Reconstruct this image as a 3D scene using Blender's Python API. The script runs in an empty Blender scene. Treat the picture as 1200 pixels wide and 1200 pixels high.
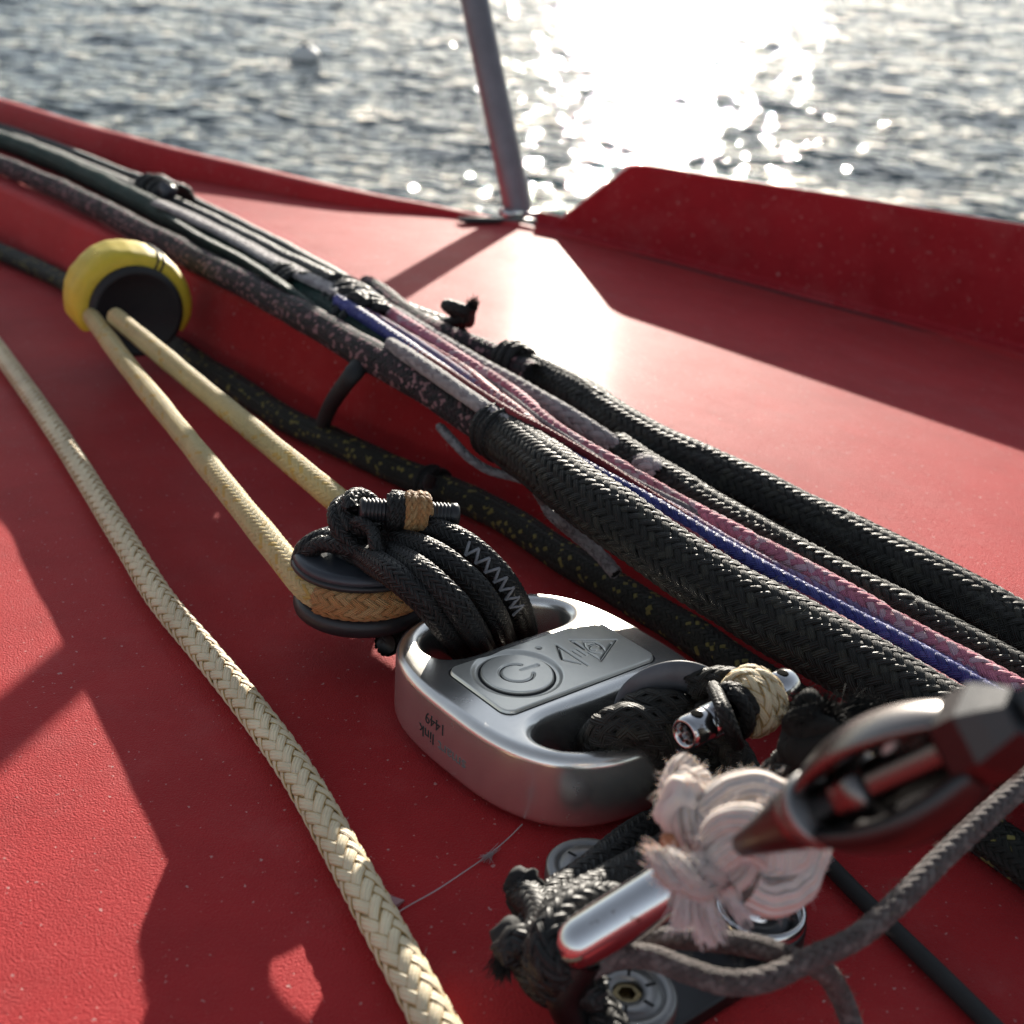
import bpy, bmesh, math, random
import numpy as np
from mathutils import Matrix, Vector

random.seed(7); RNG = np.random.default_rng(7)
scene = bpy.context.scene
COL = scene.collection

# ------------------------------------------------------------------ camera, frame of the deck
FPX, CAM_H = 1450.0, 0.170                      # focal length in photo pixels (1200 wide), camera height over the lower deck
PITCH, ROLL = math.radians(23.0), math.radians(3.5)
TILT = math.radians(6.0)                        # the deck falls away towards the gunwale
SUN_EL, SUN_AZ = math.radians(17.3), math.radians(5.5)   # seen in the deck's own frame
W = Matrix.Rotation(-TILT, 4, 'X')              # deck frame -> world
nz = np.array([math.sin(ROLL), math.cos(ROLL)*math.cos(PITCH), math.cos(ROLL)*math.sin(PITCH)]); nz /= np.linalg.norm(nz)
fy = np.array([0, 0, -1.0]); fy = fy - nz*(fy@nz); fy /= np.linalg.norm(fy)
CAMROT = np.array([np.cross(fy, nz), fy, nz])   # camera axes -> deck axes
EYE = np.array([0, 0, CAM_H])

def ray(px, py):
    return CAMROT @ np.array([(px-600)/FPX, -(py-600)/FPX, -1.0])
def at(px, py, z):
    d = ray(px, py); return EYE + d*((z-CAM_H)/d[2])
def on_wall(px, py, a, b, lean=0.0):
    """point of the (leaning) upright plane through deck points a, b that is seen at px, py"""
    t = (b-a)/np.linalg.norm(b-a); n = np.array([-t[1], t[0], 0.0])
    n = n*math.cos(lean) - np.array([0, 0, 1.0])*math.sin(lean)
    d = ray(px, py); return EYE + d*(((a-EYE)@n)/(d@n))
UP_0 = 0.0370                                    # height of the side deck over the lower deck; it falls off to the right
def drop(x): return 0.14*0.03*math.log1p(math.exp(min(30, (x+.03)/0.03)))
def at_up(px, py, dz=0.0):
    p = at(px, py, UP_0)
    for _ in range(5): p = at(px, py, UP_0-drop(p[0])+dz)
    return p
ON_DECK = False                                 # while True, heights in pts() follow the falling side deck
def pt(px, py, z):
    if ON_DECK and z >= .035:
        return at_up(px, py, z-.040)
    return at(px, py, z)
def pts(lst, z=None):
    return np.array([p if isinstance(p, np.ndarray) else pt(*p) if len(p) == 3 else pt(p[0], p[1], z) for p in lst])
def run_on(P, d, end=0):
    P = np.asarray(P); e = (P[0]-P[1]) if end == 0 else (P[-1]-P[-2]); e = e/np.linalg.norm(e)*d
    return np.vstack([P[:1]+e, P]) if end == 0 else np.vstack([P, P[-1:]+e])

cam = bpy.data.cameras.new('camera'); camo = bpy.data.objects.new('camera', cam); COL.objects.link(camo)
R4 = Matrix([list(CAMROT[0])+[0], list(CAMROT[1])+[0], list(CAMROT[2])+[CAM_H], [0, 0, 0, 1]])
camo.matrix_world = W @ R4
cam.sensor_width = 36; cam.sensor_fit = 'HORIZONTAL'; cam.lens = 36*FPX/1200
cam.clip_start = 0.01; cam.clip_end = 6000
cam.dof.use_dof = True; cam.dof.focus_distance = 0.300; cam.dof.aperture_fstop = 20.0; cam.dof.aperture_blades = 0
scene.camera = camo

world = bpy.data.worlds.new('World'); scene.world = world; world.use_nodes = True
nt = world.node_tree; bg = nt.nodes['Background']
sky = nt.nodes.new('ShaderNodeTexSky'); sky.sky_type = 'NISHITA'; sky.sun_disc = False
sd = np.array([math.sin(SUN_AZ)*math.cos(SUN_EL), math.cos(SUN_AZ)*math.cos(SUN_EL), math.sin(SUN_EL)])
SUNW = (W.to_3x3() @ Vector(sd)).normalized()
sky.sun_elevation = math.asin(SUNW.z); sky.sun_rotation = math.atan2(SUNW.x, SUNW.y)
sky.air_density = 1.0; sky.dust_density = 0.25; sky.ozone_density = 2.0
hz = nt.nodes.new('ShaderNodeHueSaturation'); hz.inputs['Saturation'].default_value = 0.45     # pale hazy sky
nt.links.new(sky.outputs[0], hz.inputs['Color']); nt.links.new(hz.outputs[0], bg.inputs[0]); bg.inputs[1].default_value = 0.088
sl = bpy.data.lights.new('sun', 'SUN'); sl.energy = 4.6; sl.angle = math.radians(0.5); sl.color = (1.0, 0.92, 0.80)
so = bpy.data.objects.new('sun', sl); COL.objects.link(so)
so.rotation_euler = SUNW.to_track_quat('Z', 'Y').to_euler(); so.location = (0.5, 3, 2)
vs = scene.view_settings; vs.view_transform = 'Standard'; vs.look = 'None'; vs.gamma = 1; vs.use_curve_mapping = False
vs.exposure = 1.08
scene.render.engine = 'CYCLES'
scene.cycles.use_denoising = True
scene.cycles.max_bounces = 8; scene.cycles.sample_clamp_indirect = 6.0

# ------------------------------------------------------------------ materials
MATS = {}
class NT:
    def __init__(s, name):
        m = bpy.data.materials.new(name); m.use_nodes = True; s.m = m; s.t = m.node_tree
        s.b = s.t.nodes['Principled BSDF']; MATS[name] = m
    def n(s, typ, **kw):
        nd = s.t.nodes.new(typ)
        for k, v in kw.items():
            if k.startswith('i_'):
                key = k[2:]; key = int(key) if key.isdigit() else key.replace('_', ' ')
                nd.inputs[key].default_value = v
            else: setattr(nd, k, v)
        return nd
    def l(s, a, b): s.t.links.new(a, b)
    def set(s, **kw):
        for k, v in kw.items(): s.b.inputs[k.replace('_', ' ')].default_value = v
    def noise(s, scale, detail=4, rough=0.55, vec=None, dim='3D'):
        nd = s.n('ShaderNodeTexNoise', noise_dimensions=dim); nd.inputs['Scale'].default_value = scale
        nd.inputs['Detail'].default_value = detail; nd.inputs['Roughness'].default_value = rough
        if vec is not None: s.l(vec, nd.inputs['Vector'])
        return nd.outputs['Fac']
    def obj(s): return s.n('ShaderNodeTexCoord').outputs['Object']
    def math(s, op, a, b=None, c=None, clamp=False):
        nd = s.n('ShaderNodeMath', operation=op, use_clamp=clamp)
        for i, v in enumerate((a, b, c)):
            if v is None: continue
            if isinstance(v, (int, float)): nd.inputs[i].default_value = v
            else: s.l(v, nd.inputs[i])
        return nd.outputs[0]
    def ramp(s, fac, stops):
        nd = s.n('ShaderNodeValToRGB'); s.l(fac, nd.inputs[0]); e = nd.color_ramp.elements
        while len(e) < len(stops): e.new(0.5)
        for el, (p, c) in zip(e, stops): el.position = p; el.color = (*c, 1) if len(c) == 3 else c
        return nd.outputs[0]
    def mix(s, fac, a, b, mode='MIX'):
        nd = s.n('ShaderNodeMix', data_type='RGBA', blend_type=mode)
        for i, v in ((0, fac), (6, a), (7, b)):
            if isinstance(v, (int, float)): nd.inputs[i].default_value = v
            elif isinstance(v, tuple): nd.inputs[i].default_value = (*v, 1)
            else: s.l(v, nd.inputs[i])
        return nd.outputs[2]
    def bump(s, h, dist, strength=1.0, normal=None):
        nd = s.n('ShaderNodeBump'); nd.inputs['Distance'].default_value = dist; nd.inputs['Strength'].default_value = strength
        s.l(h, nd.inputs['Height'])
        if normal is not None: s.l(normal, nd.inputs['Normal'])
        return nd.outputs[0]

def simple(name, col, rough=0.5, metal=0.0, var=0.15, vscale=60, bump=0.0, bscale=400, spec=0.5, **kw):
    k = NT(name); o = k.obj()
    f = k.noise(vscale, 5, 0.6, o)
    c2 = tuple(min(1, c*(1+var)) for c in col); c1 = tuple(c*(1-var) for c in col)
    k.l(k.ramp(f, [(0.3, c1), (0.7, c2)]), k.b.inputs['Base Color'])
    k.set(Roughness=rough, Metallic=metal, Specular_IOR_Level=spec)
    r = k.math('ADD', k.math('MULTIPLY', k.noise(vscale*3, 4, 0.6, o), 0.25*rough), rough*0.87)
    k.l(r, k.b.inputs['Roughness'])
    if bump: k.l(k.bump(k.noise(bscale, 4, 0.6, o), bump), k.b.inputs['Normal'])
    for a, v in kw.items(): k.b.inputs[a.replace('_', ' ')].default_value = v
    return k.m

def yarn(name, col, fleck=None, ratio=0.2, fleck2=None, ratio2=0.1, dash=0.004, rough=0.55, nfib=5, fib=0.00012, var=0.25, spec=0.5, sss=0.0, edge=None):
    """braid strand: UV.x runs along the strand in metres, UV.y = strand number + position across it"""
    k = NT(name)
    uv = k.n('ShaderNodeSeparateXYZ'); k.l(k.n('ShaderNodeTexCoord').outputs['UV'], uv.inputs[0])
    u, v = uv.outputs[0], uv.outputs[1]
    sid = k.math('FLOOR', v); fr = k.math('FRACT', v)
    cmb = k.n('ShaderNodeCombineXYZ'); k.l(k.math('MULTIPLY', u, 220), cmb.inputs[0]); k.l(k.math('MULTIPLY', sid, 7.31), cmb.inputs[1])
    f = k.noise(1.0, 3, 0.6, cmb.outputs[0])
    c = k.ramp(f, [(0.25, tuple(x*(1-var) for x in col)), (0.75, tuple(min(1, x*(1+var)) for x in col))])
    for fc, rt, off in ((fleck, ratio, 0.0), (fleck2, ratio2, 31.7)):
        if fc is None: continue
        q = k.n('ShaderNodeCombineXYZ'); k.l(k.math('FLOOR', k.math('DIVIDE', k.math('ADD', u, k.math('MULTIPLY', sid, 0.0137)), dash)), q.inputs[0])
        k.l(k.math('ADD', sid, off), q.inputs[1])
        wn = k.n('ShaderNodeTexWhiteNoise', noise_dimensions='2D'); k.l(q.outputs[0], wn.inputs['Vector'])
        c = k.mix(k.math('LESS_THAN', wn.outputs['Value'], rt), c, fc)
    if edge is not None:
        e_ = k.math('ABSOLUTE', k.math('SUBTRACT', fr, 0.5)); c = k.mix(k.ramp(k.math('ADD', e_, k.math('MULTIPLY', f, 0.12)), [(0.33, (0, 0, 0)), (0.48, (1, 1, 1))]), c, edge)
    dirt = k.noise(35, 5, 0.6, k.obj())
    c = k.mix(1.0, c, k.ramp(dirt, [(0.3, (0.72, 0.70, 0.68)), (0.7, (1.0, 1.0, 1.0))]), 'MULTIPLY')
    k.l(c, k.b.inputs['Base Color'])
    k.set(Roughness=rough, Specular_IOR_Level=spec)
    if sss: k.set(Subsurface_Weight=sss, Subsurface_Scale=0.002, Subsurface_Radius=(1.0, 0.7, 0.4))
    w = k.math('SINE', k.math('ADD', k.math('MULTIPLY', fr, nfib*6.2832), k.math('MULTIPLY', f, 5.0)))
    h = k.math('ADD', w, k.math('MULTIPLY', k.noise(3.0, 3, 0.7, cmb.outputs[0]), 1.5))
    k.l(k.bump(h, fib), k.b.inputs['Normal'])
    return k.m

# red non-skid deck paint
def deck_mat(name, rough, grain, col=(0.46, 0.020, 0.024), spec=0.09, coat=0.0, sheen=0.03):
    k = NT(name); o = k.obj()
    big = k.noise(9, 5, 0.6, o); fine = k.noise(160, 4, 0.6, o)
    c = k.ramp(big, [(0.3, tuple(x*0.88 for x in col)), (0.7, tuple(min(1, x*1.12) for x in col))])
    c = k.mix(k.math('MULTIPLY', fine, 0.22), c, (0.50, 0.06, 0.06))
    # pale scuffs and specks of salt
    mp = k.n('ShaderNodeMapping'); k.l(o, mp.inputs[0]); mp.inputs['Scale'].default_value = (30, 140, 60); mp.inputs['Rotation'].default_value = (0, 0, 0.9)
    scr = k.noise(1.0, 6, 0.75, mp.outputs[0])
    c = k.mix(k.ramp(scr, [(0.70, (0, 0, 0)), (0.80, (0.30, 0.30, 0.30))]), c, (0.55, 0.36, 0.34))
    spk = k.noise(620, 2, 0.5, o)
    c = k.mix(k.ramp(spk, [(0.690, (0, 0, 0)), (0.73, (0.75, 0.75, 0.75))]), c, (0.62, 0.40, 0.37))
    salt = k.math('MULTIPLY', k.ramp(k.noise(26, 6, 0.7, o), [(0.52, (0, 0, 0)), (0.78, (1, 1, 1))]), k.noise(300, 3, 0.7, o))
    c = k.mix(k.math('MULTIPLY', salt, 0.20), c, (0.60, 0.34, 0.32))
    grime = k.ramp(k.noise(45, 5, 0.65, o), [(0.30, (0.88, 0.86, 0.86)), (0.55, (1, 1, 1))]); c = k.mix(1.0, c, grime, 'MULTIPLY')
    k.l(c, k.b.inputs['Base Color'])
    k.l(k.math('ADD', k.math('MULTIPLY', k.noise(34, 5, 0.65, o), 0.12), rough-0.06), k.b.inputs['Roughness'])
    k.set(Specular_IOR_Level=0.5)
    vor = k.n('ShaderNodeTexVoronoi'); vor.inputs['Scale'].default_value = 2100; k.l(o, vor.inputs['Vector'])
    h = k.math('ADD', k.math('MULTIPLY', vor.outputs['Distance'], -0.9), k.math('MULTIPLY', k.noise(2600, 2, 0.6, o), 1.4))
    nb = k.bump(k.noise(16, 2, 0.5, o), 0.0003)
    if grain: nb = k.bump(h, grain, 1.0, nb)
    k.l(nb, k.b.inputs['Normal'])
    k.set(Specular_IOR_Level=spec, Coat_Weight=coat, Coat_Roughness=0.22, Sheen_Weight=sheen, Sheen_Roughness=0.45, Sheen_Tint=(1.0, 0.86, 0.84, 1))
    k.l(k.bump(k.noise(16, 2, 0.5, o), 0.0002), k.b.inputs['Coat Normal'])
    return k.m
M_DECK = deck_mat('red_nonskid_paint', 0.66, 0.00022, coat=0.035, sheen=0.08)
M_PLATE = deck_mat('red_smooth_paint', 0.45, 0.00006, (0.33, 0.018, 0.026))

# water
k = NT('sea_water'); o = k.obj()
k.set(Base_Color=(0.012, 0.030, 0.036, 1), Roughness=0.045, IOR=1.333, Specular_IOR_Level=0.5)
mp = k.n('ShaderNodeMapping'); k.l(o, mp.inputs[0]); mp.inputs['Scale'].default_value = (1.0, 1.35, 1.0); mp.inputs['Rotation'].default_value = (0, 0, 0.12)
h = k.math('ADD', k.noise(7.0, 0, 0.5, mp.outputs[0]), k.math('MULTIPLY', k.noise(16.0, 0, 0.5, mp.outputs[0]), 0.35))
k.l(k.bump(h, 0.039), k.b.inputs['Normal'])
M_WATER = k.m

M_BLACK = yarn('black_braid', (0.016, 0.0155, 0.012), (0.034, 0.033, 0.024), 0.25, dash=0.003, rough=0.55, spec=0.38)
M_BLACKFINE = yarn('black_fine_braid', (0.009, 0.0088, 0.008), rough=0.50, nfib=3, fib=0.00006, spec=0.42)
M_CORE = simple('rope_core_black', (0.010, 0.010, 0.010), 0.8)
M_KHAKI = yarn('black_yellow_fleck_braid', (0.018, 0.020, 0.015), (0.30, 0.26, 0.07), 0.085, dash=0.0016, rough=0.5)
M_MAGENTA = yarn('pink_fleck_braid', (0.040, 0.020, 0.026), (0.36, 0.19, 0.20), 0.30, (0.012, 0.010, 0.012), 0.40, dash=0.0022, rough=0.6)
M_CREAM = yarn('cream_braid', (0.90, 0.68, 0.30), (0.88, 0.56, 0.14), 0.10, dash=0.02, rough=0.6, var=0.10, sss=0.15)
M_STRAND = yarn('cream_strand', (0.92, 0.76, 0.50), rough=0.6, nfib=5, fib=0.00008, var=0.10, sss=0.15, edge=(0.62, 0.36, 0.09))
M_GOLDCORE = simple('gold_core', (0.50, 0.30, 0.07), 0.7)
M_ORANGE = yarn('orange_braid', (0.62, 0.30, 0.11), (0.66, 0.38, 0.16), 0.3, dash=0.006, rough=0.6, var=0.15, sss=0.15)
M_GREEN = yarn('dark_green_braid', (0.008, 0.036, 0.027), (0.02, 0.07, 0.055), 0.10, dash=0.006, rough=0.55, spec=0.25)
M_GREYCORD = yarn('grey_cord', (0.15, 0.125, 0.12), (0.24, 0.21, 0.20), 0.3, dash=0.003, rough=0.8, var=0.3)
M_WHITE = yarn('white_soft_yarn', (0.80, 0.71, 0.66), rough=0.85, nfib=12, fib=0.00035, var=0.10, spec=0.3, sss=0.25)
M_COTTON = simple('cotton_fibre', (0.78, 0.70, 0.66), 0.9, spec=0.2, Subsurface_Weight=0.3, Subsurface_Scale=0.003)
M_PINK = yarn('faded_red_cord', (0.60, 0.13, 0.16), (0.68, 0.40, 0.43), 0.25, dash=0.005, rough=0.55)
M_ROSE = yarn('rose_cord', (0.68, 0.22, 0.29), (0.72, 0.46, 0.50), 0.30, dash=0.004, rough=0.7)
M_BLUE = yarn('blue_cord', (0.050, 0.058, 0.30), (0.10, 0.11, 0.40), 0.2, dash=0.005, rough=0.45)
M_LILAC = yarn('lilac_cord', (0.34, 0.24, 0.42), (0.46, 0.20, 0.30), 0.3, dash=0.006, rough=0.6)
M_RED = yarn('red_cord', (0.38, 0.025, 0.035), rough=0.55)
M_GREYWHITE = yarn('pale_grey_cord', (0.42, 0.39, 0.39), (0.28, 0.25, 0.26), 0.3, dash=0.005, rough=0.7)
M_FUZZ = simple('rope_fuzz', (0.10, 0.10, 0.08), 0.7)
M_TAIL = simple('tail_fibre', (0.012, 0.012, 0.011), 0.8, spec=0.2)
M_STITCH = simple('grey_stitching', (0.22, 0.22, 0.23), 0.6, vscale=300)
M_YELLOW = simple('yellow_cover', (0.62, 0.46, 0.03), 0.6, var=0.12, vscale=120, bump=0.00012, bscale=900)
M_PLASTIC = simple('black_plastic', (0.018, 0.018, 0.020), 0.42, vscale=200, bump=0.00003, bscale=1500)
M_GREYCHEEK = simple('slate_anodised', (0.045, 0.050, 0.060), 0.38, metal=0.25, vscale=150, bump=0.00002, bscale=1800)
M_PRINT = simple('pale_print', (0.32, 0.32, 0.33), 0.6, vscale=400)
M_INKSHADE = simple('ink_and_groove_shade', (0.012, 0.012, 0.012), 0.7)  # ink of lettering and joints; also painted shade in the panel grooves
M_HOLESHADE = simple('hole_shade', (0.004, 0.004, 0.004), 0.9, spec=0.02)  # near-black colour standing in for the shade inside a hole
M_INKFADED = simple('worn_engraving', (0.16, 0.14, 0.14), 0.6)
M_POLE = simple('grey_anodised_tube', (0.16, 0.165, 0.18), 0.45, metal=0.4, vscale=40)
M_BUOY = simple('buoy_white', (0.62, 0.62, 0.60), 0.5)
M_RUBBER = simple('black_webbing', (0.014, 0.014, 0.014), 0.7, bump=0.0001, bscale=900)
M_THREAD = simple('pale_thread', (0.55, 0.50, 0.50), 0.7)
M_FILM = simple('pale_film', (0.36, 0.20, 0.21), 0.6)

def metal(name, col, rough, scratch=0.0, sscale=(1, 1, 1), tint=None, met=1.0):
    k = NT(name); o = k.obj()
    mp = k.n('ShaderNodeMapping'); k.l(o, mp.inputs[0]); mp.inputs['Scale'].default_value = sscale
    f = k.noise(1.0, 5, 0.65, mp.outputs[0]); g = k.noise(90, 5, 0.65, o)
    c = k.ramp(g, [(0.3, tuple(x*0.86 for x in col)), (0.7, col)])
    if tint: c = k.mix(k.ramp(k.noise(240, 4, 0.7, o), [(0.60, (0, 0, 0)), (0.72, (1, 1, 1))]), c, tint)
    k.l(c, k.b.inputs['Base Color']); k.set(Metallic=met)
    k.l(k.math('ADD', k.math('MULTIPLY', g, 0.3*rough), rough*0.85), k.b.inputs['Roughness'])
    if scratch: k.l(k.bump(f, scratch), k.b.inputs['Normal'])
    return k.m
M_ALU = metal('bead_blasted_alloy', (0.95, 0.92, 0.86), 0.26, 0.000012, (2500, 2500, 2500), met=0.90)
M_PANEL = metal('brushed_panel_alloy', (0.92, 0.89, 0.79), 0.30, 0.00002, (1500, 1500, 1500), met=0.6)
M_CHROME = metal('polished_steel', (0.66, 0.65, 0.65), 0.13, 0.00001, (600, 600, 600), (0.16, 0.09, 0.06))
M_FITTING = metal('dark_reflection_steel', (0.19, 0.175, 0.17), 0.28, 0.00001, (600, 600, 600), (0.14, 0.08, 0.055))  # base colour darkened to stand in for the dark reflections in the steel
M_BOSS = metal('worn_grey_alloy', (0.30, 0.295, 0.29), 0.42, 0.00003, (900, 900, 900))
M_BOLT = metal('brassy_bolt', (0.22, 0.17, 0.09), 0.4, 0.00003, (900, 900, 900))
M_DARKALLOY = metal('dark_anodised', (0.07, 0.07, 0.072), 0.42, 0.00003, (900, 900, 900))

# ------------------------------------------------------------------ mesh helpers
class Buf:
    def __init__(s): s.v = []; s.q = []; s.t = []; s.uv = []; s.n = 0
    def add(s, v, quads=None, tris=None, uv=None):
        v = np.asarray(v, float).reshape(-1, 3)
        if quads is not None and len(quads): s.q.append(np.asarray(quads, int).reshape(-1, 4)+s.n)
        if tris is not None and len(tris): s.t.append(np.asarray(tris, int).reshape(-1, 3)+s.n)
        s.uv.append(np.zeros((len(v), 2)) if uv is None else np.asarray(uv, float))
        s.v.append(v); s.n += len(v)
    def mesh(s, name, base=(0, 0, 0), smooth=True):
        v = np.concatenate(s.v)-np.asarray(base); uv = np.concatenate(s.uv)
        q = np.concatenate(s.q) if s.q else np.zeros((0, 4), int); t = np.concatenate(s.t) if s.t else np.zeros((0, 3), int)
        me = bpy.data.meshes.new(name); me.vertices.add(len(v)); me.vertices.foreach_set('co', v.astype(np.float32).ravel())
        li = np.concatenate([q.ravel(), t.ravel()]); me.loops.add(len(li)); me.loops.foreach_set('vertex_index', li.astype(np.int32))
        ls = np.concatenate([np.arange(len(q))*4, len(q)*4+np.arange(len(t))*3]); me.polygons.add(len(ls))
        me.polygons.foreach_set('loop_start', ls.astype(np.int32))
        me.polygons.foreach_set('use_smooth', np.full(len(ls), smooth))
        me.update(calc_edges=True)
        ul = me.uv_layers.new(name='UVMap'); ul.data.foreach_set('uv', uv[li].astype(np.float32).ravel())
        return me

def link_obj(name, me, mat, parent=None, base=(0, 0, 0), label=None, cat=None, group=None, kind=None):
    if mat is not None: me.materials.append(mat)
    o = bpy.data.objects.new(name, me); COL.objects.link(o)
    if parent is not None: o.parent = parent
    else: o.matrix_world = W @ Matrix.Translation(Vector(base))
    for kx, vx in (('label', label), ('category', cat), ('group', group), ('kind', kind)):
        if vx: o[kx] = vx
    return o
def thing(name, label, cat, base, group=None):
    o = bpy.data.objects.new(name, None); COL.objects.link(o); o.empty_display_size = 0.01
    o.matrix_world = W @ Matrix.Translation(Vector(base)); o['label'] = label; o['category'] = cat
    if group: o['group'] = group
    o['_b'] = 0; del o['_b']
    BASES[o.name] = np.asarray(base, float); return o
BASES = {}
def root_base(o):
    while o.parent: o = o.parent
    return BASES.get(o.name, np.zeros(3))
def part(name, buf, mat, parent, kind=None, label=None, smooth=True):
    o = link_obj(name, buf.mesh(name, root_base(parent), smooth), mat, parent, kind=kind, label=label); return o
def solo(name, buf, mat, label, cat, base, group=None, kind=None, smooth=True):
    o = link_obj(name, buf.mesh(name, base, smooth), mat, None, base, label, cat, group, kind); BASES[o.name] = np.asarray(base, float); return o

def spline(P, step=0.002, n=None):
    """Catmull-Rom through P, resampled to even arc length"""
    P = np.asarray(P, float)
    if len(P) == 2: D = P
    else:
        Q = np.vstack([2*P[0]-P[1], P, 2*P[-1]-P[-2]]); D = []
        for i in range(1, len(Q)-2):
            # centripetal parametrisation keeps tight spots smooth
            p0, p1, p2, p3 = Q[i-1:i+3]
            t0 = 0; t1 = t0+max(1e-6, np.linalg.norm(p1-p0)**.5); t2 = t1+max(1e-6, np.linalg.norm(p2-p1)**.5); t3 = t2+max(1e-6, np.linalg.norm(p3-p2)**.5)
            t = np.linspace(t1, t2, 24, endpoint=False)[:, None]
            A1 = (t1-t)/(t1-t0)*p0+(t-t0)/(t1-t0)*p1; A2 = (t2-t)/(t2-t1)*p1+(t-t1)/(t2-t1)*p2; A3 = (t3-t)/(t3-t2)*p2+(t-t2)/(t3-t2)*p3
            B1 = (t2-t)/(t2-t0)*A1+(t-t0)/(t2-t0)*A2; B2 = (t3-t)/(t3-t1)*A2+(t-t1)/(t3-t1)*A3
            D.append((t2-t)/(t2-t1)*B1+(t-t1)/(t2-t1)*B2)
        D = np.vstack(D+[P[-1:]])
    s = np.concatenate([[0], np.cumsum(np.linalg.norm(np.diff(D, axis=0), axis=1))])
    if n is None: n = max(4, int(s[-1]/step)+1)
    si = np.linspace(0, s[-1], n)
    return np.stack([np.interp(si, s, D[:, i]) for i in range(3)], 1), si
def frames(C, up=(0, 0, 1)):
    T = np.gradient(C, axis=0); T /= np.linalg.norm(T, axis=1)[:, None]+1e-12
    N = np.zeros_like(T); u = np.asarray(up, float); v = u-T[0]*(u@T[0])
    if np.linalg.norm(v) < 1e-3: v = np.array([1, 0, 0])-T[0]*T[0][0]
    N[0] = v/np.linalg.norm(v)
    for i in range(1, len(C)):
        v = N[i-1]-T[i]*(N[i-1]@T[i]); N[i] = v/(np.linalg.norm(v)+1e-12)
    return T, N, np.cross(T, N)
def grid_quads(n, m, closed=True):
    i = np.arange(n-1)[:, None]; j = np.arange(m if closed else m-1)[None]; j2 = (j+1) % m
    return np.stack([i*m+j, i*m+j2, (i+1)*m+j2, (i+1)*m+j], -1).reshape(-1, 4)
def tube(buf, C, r, sides=12, squash=(1, 1), up=(0, 0, 1), cap=True, uvid=0, uvlen=None):
    C = np.asarray(C, float); T, N, B = frames(C, up); n = len(C)
    r = np.broadcast_to(np.asarray(r, float), (n,))
    a = np.linspace(0, 2*np.pi, sides, endpoint=False)
    V = C[:, None]+r[:, None, None]*(np.cos(a)[None, :, None]*N[:, None]*squash[0]+np.sin(a)[None, :, None]*B[:, None]*squash[1])
    s = np.concatenate([[0], np.cumsum(np.linalg.norm(np.diff(C, axis=0), axis=1))])
    uv = np.stack([np.repeat(s, sides), np.tile(uvid+np.linspace(0, .99, sides), n)], 1)
    V = V.reshape(-1, 3); Q = grid_quads(n, sides)[:, ::-1]; tr = []
    if cap:
        V = np.vstack([V, C[0], C[-1]]); uv = np.vstack([uv, [0, uvid+.5], [s[-1], uvid+.5]])
        j = np.arange(sides); j2 = (j+1) % sides; L = n*sides
        tr = np.vstack([np.stack([np.full(sides, L), j, j2], 1)[:, ::-1]*1, np.stack([np.full(sides, L+1), (n-1)*sides+j2, (n-1)*sides+j], 1)[:, ::-1]])
    buf.add(V, Q, tr, uv)
def strands(C, R, N, alpha=42, k='2', h=None, wfac=1.02, squash=(1, 1), up=(0, 0, 1), amp=1.0, ph=0.0, prof=5):
    """the yarns of a tubular braid round the centre line C: list of (verts, quads, uv)"""
    T, Nn, B = frames(C, up); n = len(C); s = np.concatenate([[0], np.cumsum(np.linalg.norm(np.diff(C, axis=0), axis=1))])
    R = np.broadcast_to(np.asarray(R, float), (n,)); Rm = R.mean(); al = math.radians(alpha); om = math.tan(al)/Rm
    w = 2*np.pi*R*math.cos(al)/N*wfac/2
    h0 = (0.42*w.mean() if h is None else h)
    out = []; pa = np.linspace(-1, 1, prof)*np.pi/2*0.94
    for d in (1, -1):
        for j in range(N):
            jt = RNG.normal(size=4); th = d*om*s+d*2*np.pi*j/N+ph+(.05*jt[0]+.05*np.sin(s*55+jt[1]*3)+.035*np.sin(s*170+jt[2]*3))*2*np.pi/N; m = om*s*N/np.pi
            if k == '2': ov = np.cos(np.pi/2*(2*j+d*m)-np.pi/4)*d
            else: ov = np.cos(np.pi*(2*j+d*m))*d
            ov = np.clip(ov*1.3, -1, 1)
            rad = np.cos(th)[:, None]*Nn*squash[0]+np.sin(th)[:, None]*B*squash[1]
            rn = np.cos(th)[:, None]*Nn/squash[0]+np.sin(th)[:, None]*B/squash[1]; rn /= np.linalg.norm(rn, axis=1)[:, None]
            tg = -np.sin(th)[:, None]*Nn*squash[0]+np.cos(th)[:, None]*B*squash[1]; tg /= np.linalg.norm(tg, axis=1)[:, None]
            sdv = T*math.cos(al)+d*tg*math.sin(al); wd = np.cross(rn, sdv); wd /= np.linalg.norm(wd, axis=1)[:, None]
            cen = C+rad*(R-h0*1.0)[:, None]+rn*(ov*h0*0.62*amp)[:, None]
            V = cen[:, None]+wd[:, None]*(np.sin(pa)[None, :, None]*(w*(1+.05*jt[3]))[:, None, None])+rn[:, None]*((np.cos(pa)-0.15)[None, :, None]*h0)
            sid = j+(0 if d > 0 else N)
            uv = np.stack([np.repeat(s/math.cos(al), prof), np.tile(sid+0.02+np.linspace(0, .96, prof), n)], 1)
            Q = grid_quads(n, prof, False)
            out.append((V.reshape(-1, 3), Q, uv))
    return out
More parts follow.
